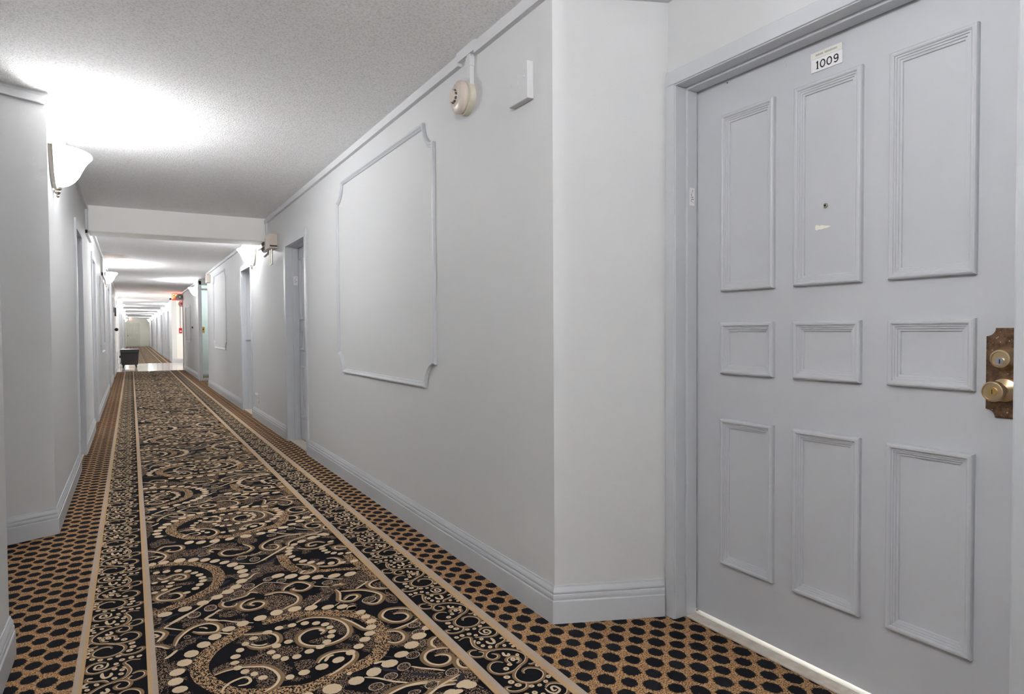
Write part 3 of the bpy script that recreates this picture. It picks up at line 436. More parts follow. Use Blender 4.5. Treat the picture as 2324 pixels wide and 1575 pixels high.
# ------------------------------------------------------------------ doors
PM = [(0, 0.0), (0, 0.0117), (0.002, 0.0163), (0.006, 0.0189), (0.011, 0.0189), (0.0145, 0.0163), (0.0155, 0.013), (0.02, 0.0127), (0.0212, 0.0094), (0.0262, 0.0091), (0.0275, 0.0055), (0.033, 0.0047), (0.034, 0.0)]
def panel_frame(name, parent, fn, u0, u1, v0, v1, material):
    return MB().sweep([(u0, v0), (u1, v0), (u1, v1), (u0, v1)], PM, fn, True, 1).build(name, material, parent)
def digits(mb, fn, u, v, h, text):
    """stroke lettering: u runs the reading direction"""
    def stroke(P, w):
        q, f = ribbon([Vector(p) for p in P], -w/2, w/2, 0, False); mb.add([fn(a, b) for a, b, _ in q], f)
    arc = lambda cx, cy, rx, ry, a, b, n=20: [(cx+rx*math.cos(a+(b-a)*i/n), cy+ry*math.sin(a+(b-a)*i/n)) for i in range(n+1)]
    w = h*.15
    for ch in text:
        if ch == '1':
            stroke([(u+.24*h, v), (u+.24*h, v+h)], w*1.15); stroke([(u+.06*h, v+.04*h), (u+.42*h, v+.04*h)], w*.6); stroke([(u+.05*h, v+.80*h), (u+.24*h, v+.95*h)], w*.8); u += .58*h
        if ch == '0': stroke(arc(u+.36*h, v+.5*h, .30*h, .44*h, 0, 2*PI, 28), w); u += .88*h
        if ch == '9': stroke(arc(u+.36*h, v+.68*h, .25*h, .25*h, 0, 2*PI, 24), w); stroke([(u+.61*h, v+.68*h)]+arc(u+.33*h, v+.45*h, .29*h, .40*h, .45, -2.3, 16), w); u += .85*h
fnR = lambda X: (lambda a, b, h: (X-h, a, b))
fnL = lambda X: (lambda a, b, h: (X+h, a, b))
XD = 1.905
d = thing('door_1', (XD, 1.26, 0), 'grey nine panel apartment door numbered 1009, closest on the right', 'door', None, 'structure')
MB().box(XD, XD+.045, .702, 1.832, .0165, 2.066).build('door_slab', M['door'], d, bevel=.002)
for u0, u1 in ((1.449, 1.677), (1.142, 1.371), (.835, 1.061)):
    for v0, v1 in ((1.260, 1.909), (.954, 1.145), (.240, .788)): panel_frame('panel_molding', d, fnR(XD), u0, u1, v0, v1, M['door'])
mb = MB()
for a, b in ((1.809, 1.8525), (.66, .705)): mb.box(1.784, 1.81, a, b, 0, 2.048)
mb.box(1.784, 1.81, .66, 1.8525, 2.048, 2.101)
mb.box(1.79, 1.845, 1.806, 1.83, 0, 2.044); mb.box(1.79, 1.845, .690, .709, 0, 2.044); mb.box(1.79, 1.845, .69, 1.83, 2.044, 2.07)
mb.box(1.845, XD-.006, 1.799, 1.836, 0, 2.034); mb.box(1.845, XD-.006, .69, .714, 0, 2.034); mb.box(1.845, XD-.006, .69, 1.836, 2.034, 2.07)
mb.box(1.885, XD+.06, 1.834, 1.86, 0, 2.1); mb.box(1.900, XD+.06, .62, .70, 0, 2.1); mb.box(1.885, XD+.06, .62, 1.86, 2.068, 2.12)
mb.build('door_casing', M['trim'], d, bevel=.003)
MB().box(1.842, 1.893, .715, 1.799, 0, .009).build('threshold', M['threshold'], d, bevel=.003)
tag(MB().box(1.893, 1.955, .705, 1.81, .001, .006).build('sill_strip', M['sill_light'], d), 'metal sill strip whitened for light leaking under the door')
# lock plate with scooped corners
def scooped(u0, u1, v0, v1, r, n=6):
    P = []
    for cx, cy, a0 in ((u0, v0, PI/2), (u1, v0, PI), (u1, v1, 1.5*PI), (u0, v1, 0.)):
        for i in range(n+1):
            t = a0-i/n*PI/2; P.append((cx+r*math.cos(t), cy+r*math.sin(t)))
    return P
P = scooped(.727, .812, .890, 1.119, .021); n = len(P)
mb = MB(); mb.add([(XD-.0005, a, b) for a, b in P]+[(XD-.004, a, b) for a, b in P]+[(XD-.006, +.7695+(a-.7695)*.93, 1.0045+(b-1.0045)*.97) for a, b in P],
   [(i, (i+1) % n, n+(i+1) % n, n+i) for i in range(n)]+[(n+i, n+(i+1) % n, 2*n+(i+1) % n, 2*n+i) for i in range(n)]+[[2*n+i for i in range(n)]])
lp = tag(mb.build('lock_plate', M['bronze'], d), 'worn bronze lock plate with scooped corners')
YK = .768
db = tag(MB().lathe([(.0001, 0), (.031, 0), (.031, .010), (.029, .013), (.0235, .030), (.022, .033), (.0185, .0335), (.0175, .031), (.0001, .031)], (XD-.005, YK, 1.042), (-1, 0, 0), 36).build('deadbolt', M['brass'], lp), 'round brass deadbolt')
kb = tag(MB().lathe([(.0001, 0), (.0315, 0), (.0315, .003), (.029, .009), (.020, .013), (.0125, .018), (.0115, .036), (.016, .042), (.0225, .047), (.0255, .056), (.0255, .066), (.0235, .071), (.0215, .0715), (.0205, .068), (.0001, .068)], (XD-.005, YK, .962), (-1, 0, 0), 40).build('doorknob', M['brass'], lp), 'round satin brass doorknob')
mb = MB().lathe([(.0001, .034), (.0095, .034), (.0095, .030)], (XD-.005, YK, 1.036), (-1, 0, 0), 20); mb.box(XD-.0395, XD-.0392, YK-.001, YK+.001, 1.030, 1.041, 1)
mb.build('lock_cylinder', [M['chrome'], M['ink']], lp)
mb = MB().lathe([(.0001, .071), (.0105, .071), (.0105, .066)], (XD-.005, YK, .962), (-1, 0, 0), 20); mb.box(XD-.0765, XD-.0762, YK-.001, YK+.001, .956, .967, 1)
mb.build('knob_cylinder', [M['gold'], M['ink']], lp)
# number plate
sg = tag(MB().box(XD-.004, XD, 1.2105, 1.3165, 1.940, 2.0015).build('number_plate', M['sign'], d, bevel=.001), 'white plate with black number 1009')
MB().box(XD-.0055, XD-.003, 1.2105, 1.3165, 1.981, 2.0015).build('name_strip', M['sign_cream'], sg)
mb = MB(); rnd = random.Random(3); y = 1.299
while y > 1.226:
    wd = rnd.choice((.0022, .003, .0035)); 
    if abs(y-1.273) > .004: mb.box(XD-.0058, XD-.0055, y-wd, y, 1.9885, 1.9945)
    y -= wd+.0014
mb.build('faded_lettering', M['greyink'], sg)
mb = MB(); digits(mb, lambda a, b: (XD-.0045, 1.2995-a, b), 0, 1.9475, .0255, '1009'); mb.build('number', M['ink'], sg, False)
mb = MB().lathe([(.0001, .004), (.004, .004), (.006, .005), (.008, .003), (.008, 0)], (XD-.0005, 1.265, 1.510), (-1, 0, 0), 20); mb.lathe([(.0001, .0046), (.0035, .0046)], (XD-.0005, 1.265, 1.510), (-1, 0, 0), 12, 1)
tag(mb.build('peephole', [M['nickel'], M['ink']], d), 'small metal peephole')
cp = [(1.300, 1.449), (1.299, 1.452), (1.292, 1.452), (1.286, 1.449), (1.279, 1.4505), (1.270, 1.448), (1.262, 1.4465), (1.252, 1.4445), (1.245, 1.4425), (1.252, 1.4415), (1.260, 1.439), (1.270, 1.4385), (1.278, 1.4365), (1.288, 1.4375), (1.296, 1.4355), (1.3005, 1.439)]
tag(MB().add([(XD-.0012, a, b) for a, b in cp], [list(range(len(cp)))]).build('bare_patch', M['chip'], d), 'cream bare patch of chipped paint')
mb = MB()
for y, z in ((1.657, 2.006), (1.416, 2.022), (1.415, 2.001)): mb.lathe([(.006, 0), (.0055, .0012), (.0035, .0008), (.0001, .0006)], (XD, y, z), (-1, 0, 0), 16)
mb.lathe([(.006, 0), (.0055, .0012), (.0028, .001)], (XD, 1.658, 2.025), (-1, 0, 0), 16); mb.lathe([(.0028, .0011), (.0001, .0011)], (XD, 1.658, 2.025), (-1, 0, 0), 12, 1)
mb.build('filled_hole', [M['door'], M['ink']], d)

def jamb_sticker(x0, x1, Y, z0, z1, label, sgn=1):
    t = thing('jamb_sticker', ((x0+x1)/2, Y, z0), label, 'sticker')
    MB().box(x0, x1, Y, Y-.0008, z0, z1).build('label_paper', M['sign'], t)
    r = random.Random(7); mb = MB(); w = x1-x0; h = z1-z0
    for i in range(26):
        u = x0+w*(.18+.55*r.random()); z = z0+h*(.12+.76*r.random()); mb.box(u, u+w*r.uniform(.06, .2), Y-.0008, Y-.0011, z, z+h*r.uniform(.012, .035))
    mb.build('print_marks', M['ink'], t)
jamb_sticker(1.858, 1.884, 1.799, 1.597, 1.664, 'small white printed sticker on the frame of door 1009')

def side_door(num, X, sgn, ya, yb, label, detail, handle=None, front='near'):
    fn = (lambda a, b, h: (X+sgn*.125-sgn*h, a, b))
    d = thing('door_%d' % num, (X+sgn*.125, (ya+yb)/2, 0), label, 'door', None, 'structure')
    MB().box(X+sgn*.125, X+sgn*.165, ya+.004, yb-.004, .012, DT-.006).build('door_slab', M['door'], d)
    mb = MB()
    for a, b in ((ya-.058, ya), (yb, yb+.058)): mb.box(X-sgn*.014, X+sgn*.002, a, b, 0, DT)
    mb.box(X-sgn*.014, X+sgn*.002, ya-.058, yb+.058, DT, DT+.058)
    mb.box(X-sgn*.012, X+sgn*.06, ya-.004, ya+.012, 0, DT); mb.box(X-sgn*.012, X+sgn*.06, yb-.012, yb+.004, 0, DT); mb.box(X-sgn*.012, X+sgn*.06, ya, yb, DT-.012, DT+.004)
    mb.box(X+sgn*.06, X+sgn*.122, ya-.004, ya+.02, 0, DT); mb.box(X+sgn*.06, X+sgn*.122, yb-.02, yb+.004, 0, DT); mb.box(X+sgn*.06, X+sgn*.122, ya, yb, DT-.02, DT+.004)
    mb.build('door_casing', M['trim'], d, bevel=.002 if detail else 0)
    w = (yb-ya-.004*2)
    if detail:
        for i in range(3):
            u0 = ya+w*(.115+.29*i); u1 = u0+w*.21
            for v0, v1 in ((1.24, 1.86), (.93, 1.13), (.24, .77)): panel_frame('panel_molding', d, fn, u0, u1, v0, v1, M['door'])
        MB().box(X+sgn*.01, X+sgn*.12, ya, yb, 0, .012).build('threshold', M['threshold'], d)
    if handle:
        kind, side = handle; yk = (yb-.075) if side == 'far' else (ya+.075); xk = X+sgn*.125
        if kind == 'lever':
            mb = MB().lathe([(.0001, 0), (.027, 0), (.027, .008), (.010, .012), (.010, .05)], (xk, yk, 1.0), (-sgn, 0, 0), 16)
            mb.tube([(xk, yk, 1.0), (xk-sgn*.085, yk, 1.0), (xk-sgn*.092, yk+(.03 if side != 'far' else -.02), 1.0), (xk-sgn*.09, yk+(.11 if side != 'far' else -.11), 1.0)], .011, 10); tag(mb.build('lever_handle', M['chrome'], d), 'chrome lever handle')
        if kind == 'knob':
            mb = MB().box(xk, xk-sgn*.005, yk-.04, yk+.04, .9, 1.12); mb.lathe([(.0001, 0), (.012, 0), (.012, .03), (.026, .045), (.022, .065), (.0001, .068)], (xk-sgn*.005, yk, .95), (-sgn, 0, 0), 14); mb.lathe([(.0001, 0), (.028, 0), (.024, .02), (.0001, .022)], (xk-sgn*.005, yk, 1.07), (-sgn, 0, 0), 14)
            tag(mb.build('lock_set', M['bronze'], d), 'dark bronze lock set')
        if kind == 'bolt':
            mb = MB()
            for z, k in ((1.22, .03), (.97, .034)): mb.lathe([(.0001, 0), (k, 0), (k, .02), (.02, .05), (.0001, .055)], (xk, yk, z), (-sgn, 0, 0), 14)
            tag(mb.build('lock_set', M['darkwood'], d), 'black door knob and deadbolt')
    return d
side_door(2, XR, 1, *R_DOORS[0], 'grey panelled door on the right, just before the ceiling beam', True)
side_door(3, XR, 1, *R_DOORS[1], 'grey door with a chrome lever on the right, just past the beam', True, ('lever', 'far'))
jamb_sticker(XR+.068, XR+.112, 6.859, 1.60, 1.69, 'small white printed sticker on the frame of the door before the beam')
side_door(4, XL, -1, *L_DOORS[0], 'recessed grey door on the left, nearest after the first sconce', True)
side_door(5, XL, -1, *L_DOORS[1], 'recessed grey door on the left, just past the beam', True)
side_door(6, XL, -1, *L_DOORS[2], 'grey door on the left just beyond the second left sconce', False, ('bolt', 'far'))
side_door(7, XL, -1, *L_DOORS[3], 'grey door on the left just before the tiled band', False, ('bolt', 'far'))
for i, (a, b) in enumerate(R_DOORS[2:]): side_door(8+i, XR-.06, 1, a, b, 'far grey door on the right, %s beyond the lobby' % ('first', 'second', 'third', 'fourth')[i], False, ('bolt', 'near'))
for i, (a, b) in enumerate(L_DOORS[4:]): side_door(12+i, XL, -1, a, b, 'far grey door on the left, %s beyond the bench' % ('first', 'second', 'third', 'fourth')[i], False, ('bolt', 'far'))
# hidden recess door on the left
dl = thing('door_16', (-.905, 3.58, 0), 'grey apartment door inside the recess at the left edge', 'door', None, 'structure')
MB().box(-.905, -.95, 3.05, 4.11, .014, 2.05).build('door_slab', M['door'], dl)
mb = MB(); mb.box(-.81, -.784, 3.0, 3.055, 0, 2.1); mb.box(-.81, -.784, 4.105, 4.16, 0, 2.1); mb.box(-.81, -.784, 3.0, 4.16, 2.048, 2.1); mb.build('door_casing', M['trim'], dl)
for u0, u1 in ((3.15, 3.37), (3.46, 3.69), (3.78, 4.0)):
    for v0, v1 in ((1.26, 1.909), (.954, 1.145), (.24, .788)): panel_frame('panel_molding', dl, fnL(-.905), u0, u1, v0, v1, M['door'])
# six panel door in the end wall
de = thing('door_17', (.18, YEND, 0), 'pale six panel door in the far end wall', 'door', None, 'structure')
MB().box(-.30, .64, YEND-.012, YEND+.02, .01, 1.93).build('door_slab', M['end_door'], de)
fe = lambda a, b, h: (a, YEND-.012-h*2.2, b)
for u0, u1 in ((-.20, .12), (.22, .54)):
    for v0, v1 in ((1.12, 1.80), (.84, 1.03), (.14, .72)): panel_frame('panel_molding', de, fe, u0, u1, v0, v1, M['end'])
mb = MB(); mb.box(-.36, -.30, YEND-.02, YEND, 0, 1.99); mb.box(.64, .70, YEND-.02, YEND, 0, 1.99); mb.box(-.36, .70, YEND-.02, YEND, 1.93, 1.99); mb.build('door_casing', M['end'], de)
tag(MB().lathe([(.0001, 0), (.034, 0), (.02, .03), (.036, .05), (.0001, .075)], (-.22, YEND-.012, .88), (0, -1, 0), 14).build('doorknob', M['bronze'], de), 'dark doorknob')

# ------------------------------------------------------------------ wall frames with scooped corners
FP = [(0, 0), (0, .012), (.003, .017), (.009, .0185), (.014, .017), (.0165, .013), (.0195, .0125), (.022, .0095), (.027, .009), (.030, .005), (.030, 0)]
def wall_frame(X, sgn, ya, yb, z0, z1, r, label, n=8):
    P = scooped(ya, yb, z0, z1, r, n)
    fn = (lambda a, b, h: (X-sgn*h, a, b))
    o = MB().sweep(P, FP, fn, True, 1).build('wall_molding_frame', M['trim'])
    return tag(o, label, 'wall moulding')
wall_frame(XR, 1, 3.115, 4.955, .812, 2.238, .132, 'large grey moulding frame with scooped corners on the right wall, nearest')
wall_frame(XR, 1, 11.68, 13.55, .82, 2.19, .13, 'moulding frame with scooped corners on the right wall past the beam')
wall_frame(XR-.06, 1, 32.2, 34.2, .82, 2.1, .13, 'small distant moulding frame on the right wall beyond the lobby', 4)
wall_frame(XL, -1, 11.0, 12.6, .82, 1.95, .13, 'moulding frame on the left wall before the second sconce', 4)
wall_frame(XR, 1, 19.2, 20.9, .86, 1.86, .12, 'moulding frame on the right wall just before the tiled band', 4)

# ------------------------------------------------------------------ sconces
def sconce_proto():
    """half bowl against a right-hand wall at the origin; the wall is x = 0 and the room is -x"""
    t = thing('wall_sconce', (0, 0, 0), 'x', 'wall lamp')
    prof = [(.012, -.088), (.05, -.085), (.09, -.072), (.125, -.048), (.152, -.016), (.172, .020), (.190, .050), (.210, .075), (.226, .090), (.235, .098), (.236, .103)]
    inner = [(max(.004, r-.006), h+.006) for r, h in prof[::-1]]
    n = 28; allp = prof+inner; v = []; cols = n+1
    for r, h in allp:
        for k in range(cols):
            a = PI*k/n; v.append((-.012-r*math.sin(a)*.80, r*math.cos(a), h))
    f = [(i*cols+k, i*cols+k+1, (i+1)*cols+k+1, (i+1)*cols+k) for i in range(len(allp)-1) for k in range(n)]
    MB().add(v, f, 0, True).build('glass_shade', M['glass_shade'], t)
    mb = MB()
    for s in (1, -1):
        P = [(-.006, s*.238, .104), (-.006, s*.205, .03), (-.006, s*.165, -.035), (-.006, s*.10, -.085), (-.006, s*.03, -.105)]
        w = .010
        for (a, b) in zip(P, P[1:]):
            mb.add([(0, a[1]-s*w, a[2]), (0, a[1]+s*w*.4, a[2]), (0, b[1]+s*w*.4, b[2]), (0, b[1]-s*w, b[2]), (-.022, a[1]-s*w, a[2]), (-.022, a[1]+s*w*.4, a[2]), (-.022, b[1]+s*w*.4, b[2]), (-.022, b[1]-s*w, b[2])], [(0,1,2,3),(4,5,6,7),(0,1,5,4),(1,2,6,5),(2,3,7,6),(3,0,4,7)])
    mb.build('mounting_strap', M['nickel'], t)
    MB().lathe([(.0001, -.155), (.007, -.15), (.009, -.143), (.005, -.137), (.012, -.13), (.016, -.12), (.010, -.112), (.020, -.104), (.022, -.092), (.012, -.086), (.0001, -.086)], (-.024, 0, 0), (0, 0, 1), 16).build('finial', M['nickel'], t)
    return t
proto = sconce_proto()
SL = [4.66, 13.45, 24.3, 28.3, 34.5, 39.5, 47, 58]; SR = [8.87, 17.05, 31.4, 40.5, 45.5, 51, 58.5]
ordn = ['first', 'second', 'third', 'fourth', 'fifth', 'sixth', 'seventh', 'eighth']
extra = {('L', 4.66): ', beside the near left pillar', ('R', 8.87): ', just past the ceiling beam', ('R', 17.05): ', beside the glazed vestibule', ('L', 24.3): ', above the black bench'}
first = True; POW = 14.5
def lamp(name, loc, p, r=.05):
    l = bpy.data.lights.new(name, 'POINT'); l.energy = p; l.shadow_soft_size = r; l.color = (.985, .99, 1)
    o = bpy.data.objects.new(name, l); COL.objects.link(o); o.location = loc; return o
ZS = 2.074
for side, L in (('L', SL), ('R', SR)):
    for i, y in enumerate(L):
        o = proto if first else copy_tree(proto); first = False
        X = XL if side == 'L' else (XR if y < 27 else XR-.06)
        o.location = (X, y, ZS); o.rotation_euler.z = PI if side == 'L' else 0
        w = 'left' if side == 'L' else 'right'
        o['label'] = '%s lit glass bowl sconce along the %s wall%s' % (ordn[i], w, extra.get((side, y), ' counting from the camera'))
        o['group'] = 'glass bowl sconces along the corridor'
        sx = 1 if side == 'L' else -1
        lamp('bulb', (X+sx*.10, y, ZS+.135), POW*(1. if y < 8 else 2.1 if y < 12 else 1.7 if y < 20 else 1.3))
# unseen sconces added outside the frame to fill the foreground with light
for side, y, kf in (('L', .35, 1.5), ('R', -3.6, 3.6), ('L', -5.6, 4.)):
    o = copy_tree(proto); X = XL if side == 'L' else XR; o.location = (X, y, ZS); o.rotation_euler.z = PI if side == 'L' else 0
    o['label'] = 'added unseen fill sconce on the %s wall behind the camera' % ('left' if side == 'L' else 'right'); o['group'] = 'glass bowl sconces along the corridor'
    lamp('bulb', (X+(.10 if side == 'L' else -.10), y, ZS+.135), POW*kf)
lamp('room_bulb', (2.32, 1.25, .30), 45., .1)
lamp('lobby_fill', (2.6, 24.6, 2.1), POW*1.6, .15)  # unseen point lamp added to light the lobby, no fixture
lamp('vestibule_fill', (1.95, 17.6, 2.1), POW*.7, .1)  # unseen lamp added behind the glass to brighten the pane

# ------------------------------------------------------------------ fittings on the right wall
t = thing('smoke_detector', (XR, 2.725, 2.2), 'round beige smoke detector high on the right wall', 'smoke detector')
c = (XR, 2.725, 2.203)
MB().lathe([(.0001, 0), (.0775, 0), (.0785, .010), (.077, .026), (.073, .030), (.068, .031), (.066, .036)], c, (-1, 0, 0), 48).build('base_ring', M['beige2'], t)
MB().lathe([(.066, .034), (.0745, .038), (.0755, .048), (.073, .056), (.062, .064), (.050, .068), (.046, .069), (.0455, .068), (.044, .069), (.036, .072), (.034, .074)], c, (-1, 0, 0), 48).build('cover', M['beige'], t)
mb = MB().lathe([(.034, .072), (.031, .0745), (.029, .083), (.026, .087), (.0001, .088)], c, (-1, 0, 0), 40)
cap = mb.build('sensor_cap', M['beige'], t)
mb = MB()
for k in range(10):
    a0 = k*PI/5; mb.lathe([(.0318, .0752), (.0300, .0795)], c, (-1, 0, 0), 5, 0, a0+.08, a0+PI/5-.08); mb.lathe([(.0302, .0808), (.0296, .0838)], c, (-1, 0, 0), 5, 0, a0+.08, a0+PI/5-.08)
tag(mb.build('vent_slot', M['black'], t, False), 'black vent slots')
MB().lathe([(.0001, .0665), (.0035, .066), (.004, .064)], (XR, 2.735, 2.257), (-1, 0, 0), 10).build('indicator', M['ink'], t)

t = thing('junction_box_cover', (XR, 2.23, 2.03), 'square white painted blank box cover beside the smoke detector', 'junction box')
MB().box(XR-.03, XR, 2.158, 2.302, 2.03, 2.176).build('cover_box', M['wall'], t, bevel=.003)
mb = MB()
for y, z in ((2.272, 2.108), (2.186, 2.118)): MB().lathe([(.0001, .0015), (.006, .0012), (.0075, 0)], (XR-.03, y, z), (-1, 0, 0), 12).build('screw', M['trim'], t)
for z in (2.13, 2.105, 2.083): MB().box(XR-.0312, XR-.03, 2.226, 2.229, z, z+.008).build('slot', M['trim'], t)

t = thing('emergency_light', (XR, 7.4, 2.0), 'beige emergency light box with lamp heads high on the right wall', 'emergency light')
MB().box(XR-.095, XR-.0005, 7.27, 7.53, 2.02, 2.175).build('housing', M['beige'], t, bevel=.006)
mb = MB()
for k in range(5): mb.box(XR-.0965, XR-.094, 7.475, 7.495, 2.06+k*.018, 2.069+k*.018)
mb.build('vent_slots', M['ink'], t)
MB().box(XR-.085, XR-.01, 7.2685, 7.2705, 2.035, 2.05).build('name_strip', M['ink'], t)
mb = MB(); mb.tube([(XR-.05, 7.50, 2.02), (XR-.05, 7.56, 2.00), (XR-.05, 7.80, 1.985)], .016, 8); mb.build('arm', M['conduit'], t)
for y, z in ((7.60, 2.10), (7.60, 2.045)):
    MB().lathe([(.0001, 0), (.02, .004), (.032, .02), (.036, .045), (.034, .048), (.0001, .042)], (XR-.07, y, z), (-.35, -.75, -.3), 18).build('lamp_head', M['chrome'], t)
for y in (7.37, 7.46):
    MB().tube([(XR-.05, y, 2.02), (XR-.05, y, 1.86)], .011, 8).build('rod', M['conduit'], t)
MB().tube([(XR-.05, 7.33, 1.858), (XR-.05, 7.48, 1.858)], .009, 8).build('crossbar', M['conduit'], t)

t = thing('wall_outlet', (XR, 8.67, .21), 'white wall outlet low on the right wall between two doors', 'outlet')
MB().box(XR-.007, XR, 8.632, 8.708, .215, .335).build('face_plate', M['white_trim'], t, bevel=.002)
mb = MB()
for z in (.242, .292): mb.box(XR-.010, XR-.006, 8.65, 8.69, z, z+.032)
mb.build('socket', M['sign'], t)
tag(MB().box(XR-.04, XR-.009, 8.652, 8.688, .325, .352).build('plug', M['sign'], t, bevel=.004), 'small white plug')

t = thing('alarm_box', (XR, 14.25, 2.1), 'small beige alarm box near the ceiling by the glazed vestibule', 'alarm box')
MB().box(XR-.07, XR, 14.1, 14.35, 2.11, 2.26).build('housing', M['beige'], t, bevel=.006)
MB().box(XR-.018, XR, 14.19, 14.25, 2.26, CF-.04).build('raceway', M['white_trim'], t)
tag(MB().lathe([(.0001, .012), (.03, .012), (.04, 0)], (XR-.07, 14.225, 2.185), (-1, 0, 0), 16).build('speaker_grille', M['beige2'], t), 'round grille')

# glazed door of the vestibule
g = thing('door_18', (1.75, 16.6, 0), 'glass door in a white frame closing the vestibule on the right', 'door', None, 'structure')
mb = MB(); mb.box(XR-.03, XR+.045, 16.56, 16.68, 0, 2.32); mb.box(2.26, 2.35, 16.56, 16.68, 0, 2.32); mb.box(XR-.012, 2.35, 16.56, 16.68, 2.22, 2.35); mb.box(XR, 2.35, 16.57, 16.67, 0, .05)
mb.box(XR, 2.30, 16.58, 16.66, .16, .20); mb.box(XR, 2.30, 16.58, 16.66, 2.10, 2.14)
mb.build('door_frame', M['white_trim'], g, bevel=.003)
MB().box(XR+.04, 2.27, 16.61, 16.616, .05, 2.22).build('glass_pane', M['glass'], g)
mb = MB().box(1.418, 1.482, 16.585, 16.60, 1.11, 1.25); mb.lathe([(.0001, .012), (.016, .01), (.016, 0)], (1.45, 16.585, 1.19), (0, -1, 0), 14, 1)
tag(mb.build('lock_plate', [M['gold'], M['ink']], g), 'gold lock plate with black cylinder')
# things past the vestibule
t = thing('wall_button', (XR, 18.45, 1.2), 'small black call button on the right wall past the vestibule', 'button')
MB().box(XR-.004, XR, 18.40, 18.52, 1.20, 1.30).build('button_plate', M['nickel'], t); MB().lathe([(.0001, .03), (.022, .026), (.026, 0)], (XR-.004, 18.46, 1.25), (-1, 0, 0), 14).build('button_cap', M['ink'], t)
mb = MB(); mb.box(XR-.018, XR-.001, 21.995, 22.065, .004, CF-.06); mb.box(XR-.026, XR-.019, 21.94, 22.07, .004, .17); tag(mb.build('corner_guard', M['mauve']), 'mauve grey corner guard strip at the lobby corner on the right', 'corner guard')
t = thing('exit_sign', (1.25, 22.3, 2.1), 'red lit exit sign hanging at the lobby on the right', 'exit sign')
MB().box(1.10, 1.38, 22.28, 22.33, 2.10, 2.32).build('sign_housing', M['exit_red'], t)
mb = MB(); mb.tube([(1.24, 22.3, 2.32), (1.24, 22.3, CF)], .012, 8); mb.build('canopy', M['grey_plastic'], t)
mb = MB()
def bar(u0, u1, v0, v1): mb.box(u0, u1, 22.274, 22.281, v0, v1)
x = 1.118; b = .011
bar(x, x+b, 2.13, 2.29); [bar(x, x+.05, z, z+b*1.3) for z in (2.13, 2.203, 2.276)]
x = 1.182; [mb.add([(x+i*.05, 22.274, 2.13 if i == j else 2.29) if False else (x+(i)*.05, 22.274, z0) for (i, z0) in pts], [(0, 1, 2, 3)]) for pts in ([(0, 2.13), (.24, 2.13), (1, 2.29), (.76, 2.29)], [(.76, 2.13), (1, 2.13), (.24, 2.29), (0, 2.29)]) for j in (0,)]
x = 1.25; bar(x, x+b, 2.13, 2.29); x = 1.28; bar(x, x+.06, 2.276, 2.29); bar(x+.024, x+.036, 2.13, 2.29)
tag(mb.build('sign_letters', M['exit_letter'], t, False), 'glowing letters EXIT')
t = thing('emergency_lamp', (1.27, 21.9, 2.09), 'grey emergency lamp with a round lens in front of the exit sign', 'emergency light')
mb = MB(); P = [(1.16, 2.12), (1.20, 2.09), (1.36, 2.09), (1.40, 2.15), (1.40, 2.26), (1.36, 2.29), (1.24, 2.29), (1.18, 2.22)]; n = len(P)
mb.add([(a, 21.985, b) for a, b in P]+[(a, 21.92, b) for a, b in P], [list(range(n)), list(range(n, 2*n))[::-1]]+[(i, (i+1) % n, n+(i+1) % n, n+i) for i in range(n)]); mb.build('housing', M['grey_plastic'], t, bevel=.008)
tag(MB().lathe([(.0001, .02), (.04, .018), (.046, .024), (.058, .022), (.064, 0)], (1.31, 21.92, 2.205), (0, -1, 0), 24).build('lamp_lens', M['lens'], t), 'round dark lamp lens')
mb = MB(); mb.tube([(1.20, 21.95, 2.12), (1.05, 21.95, 2.125)], .008, 8); mb.sphere((1.04, 21.95, 2.13), .028, 12); tag(mb.build('lamp_knob', M['ink'], t), 'black knob on a short stem')
t = thing('alarm_horn', (1.36, 22.2, 1.93), 'round pinkish alarm horn below the emergency lamp', 'alarm horn')
MB().lathe([(.0001, .05), (.05, .045), (.085, .03), (.09, 0), (.0001, 0)], (1.35, 22.2, 2.0), (0, -1, 0), 22).build('horn_body', M['beige'], t)
tag(MB().lathe([(.0001, .058), (.03, .055), (.03, .04)], (1.35, 22.2, 2.0), (0, -1, 0), 16).build('horn_center', M['red'], t), 'red centre of the horn')
t = thing('fire_alarm_pull', (1.62, 27.2, 1.05), 'red fire alarm pull station on the white lobby pillar', 'fire alarm')
MB().box(1.56, 1.66, 27.13, 27.1995, 1.10, 1.29).build('pull_box', M['red'], t, bevel=.006)
MB().box(1.585, 1.635, 27.115, 27.13, 1.15, 1.19).build('pull_handle', M['sign'], t)
MB().tube([(1.61, 27.17, 1.29), (1.61, 27.17, 2.3)], .016, 8).build('conduit', M['mauve'], t)

# ------------------------------------------------------------------ bench
t = thing('ottoman_bench', (-.05, 24.3, .004), 'black leather bench standing on the tiled floor by the left wall', 'bench')
x0, x1, ya, yb = -.295, .20, 23.86, 24.66
mb = MB(); 
for (za, ka), (zb, kb) in zip([(.10, .90), (.16, .93), (.30, .975), (.47, 1.)], [(.16, .93), (.30, .975), (.47, 1.), (.485, .985)]):
    xm, hw, ym, hd = (x0+x1)/2, (x1-x0)/2, (ya+yb)/2, (yb-ya)/2
    v = [(xm+sx*hw*k, ym+sy*hd*k, z) for z, k in ((za, ka), (zb, kb)) for sx, sy in ((-1, -1), (1, -1), (1, 1), (-1, 1))]
    mb.add(v, [(0, 1, 5, 4), (1, 2, 6, 5), (2, 3, 7, 6), (3, 0, 4, 7)]+([(0, 1, 2, 3)] if za == .10 else []))
mb.build('bench_body', M['leather'], t)
MB().box(x0-.012, x1+.022, ya-.02, yb+.02, .48, .595).build('seat_cushion', M['leather'], t, bevel=.022)
MB().tube([(x0-.005, ya+.02, .36), (x0-.005, yb-.02, .36)], .038, 14).build('side_roll', M['leather'], t)
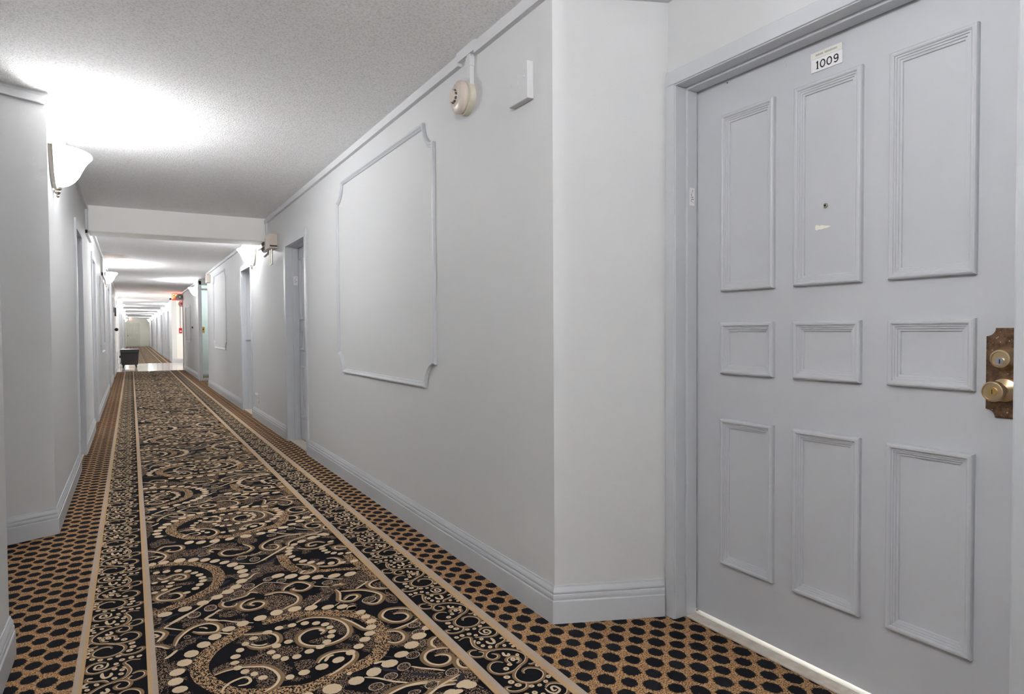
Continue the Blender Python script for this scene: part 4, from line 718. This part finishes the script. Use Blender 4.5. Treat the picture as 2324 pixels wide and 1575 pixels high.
for sx in (-1, 1):
    for sy in (-1, 1):
        cx = (x0+x1)/2+sx*.165; cy = (ya+yb)/2+sy*.32
        MB().tube([(cx, cy, .15), (cx+sx*.006, cy+sy*.004, .09), (cx+sx*.018, cy+sy*.01, .004)], [.042, .032, .020], 8).build('leg', M['darkwood'], t)

# left wall fittings near the lobby
t = thing('wall_panel', (XL, 20.2, .9), 'grey metal plate with a black button on the left wall before the tiles', 'call panel')
MB().box(XL, XL+.02, 20.0, 20.5, .62, .95).build('metal_plate', M['nickel'], t)
MB().sphere((XL+.05, 20.3, 1.21), .045).build('black_knob', M['ink'], t); MB().tube([(XL, 20.3, 1.21), (XL+.05, 20.3, 1.21)], .015, 8).build('stem', M['ink'], t)
t = thing('wall_bracket', (XL, 19.7, 1.7), 'dark metal bracket high on the left wall before the tiles', 'bracket')
MB().box(XL, XL+.03, 19.4, 20.0, 1.66, 1.78).build('bracket_plate', M['darkwood'], t); MB().box(XL+.02, XL+.06, 19.8, 20.0, 1.56, 1.78).build('bracket_arm', M['darkwood'], t)
t = thing('exit_sign', (-.02, 58.6, 2.05), 'tiny red exit sign at the far end of the corridor', 'exit sign')
MB().box(-.12, .10, 58.6, 58.65, 2.08, 2.28).build('sign_housing', M['exit_red'], t); mb = MB(); mb.tube([(0, 58.62, 2.28), (0, 58.62, CF)], .015, 6); mb.build('canopy', M['grey_plastic'], t)

# ------------------------------------------------------------------ camera, world, view
yaw, pitch, roll, f = .533152, -.0254759, -.0061130, 1464.83
F = Vector((math.sin(yaw)*math.cos(pitch), math.cos(yaw)*math.cos(pitch), math.sin(pitch)))
R = Vector((math.cos(yaw), -math.sin(yaw), 0)); U = R.cross(F)
R2 = R*math.cos(roll)+U*math.sin(roll); U2 = -R*math.sin(roll)+U*math.cos(roll)
cam = bpy.data.cameras.new('camera'); co = bpy.data.objects.new('camera', cam); COL.objects.link(co)
cam.sensor_fit = 'HORIZONTAL'; cam.sensor_width = 36; cam.lens = f/2324*36; cam.clip_start = .02; cam.clip_end = 200
co.matrix_world = Matrix(((R2.x, U2.x, -F.x, 0), (R2.y, U2.y, -F.y, 0), (R2.z, U2.z, -F.z, 1.12), (0, 0, 0, 1)))
SC.camera = co
w = bpy.data.worlds.new('world'); SC.world = w; w.use_nodes = True
w.node_tree.nodes['Background'].inputs[0].default_value = (.8, .85, .9, 1); w.node_tree.nodes['Background'].inputs[1].default_value = .3
vs = SC.view_settings; vs.view_transform = 'Standard'; vs.look = 'None'; vs.gamma = 1; vs.exposure = 1.78; vs.use_curve_mapping = False
SC.cycles.max_bounces = 14; SC.cycles.diffuse_bounces = 10; SC.cycles.use_denoising = True; SC.cycles.sample_clamp_indirect = 6; SC.cycles.sample_clamp_direct = 25
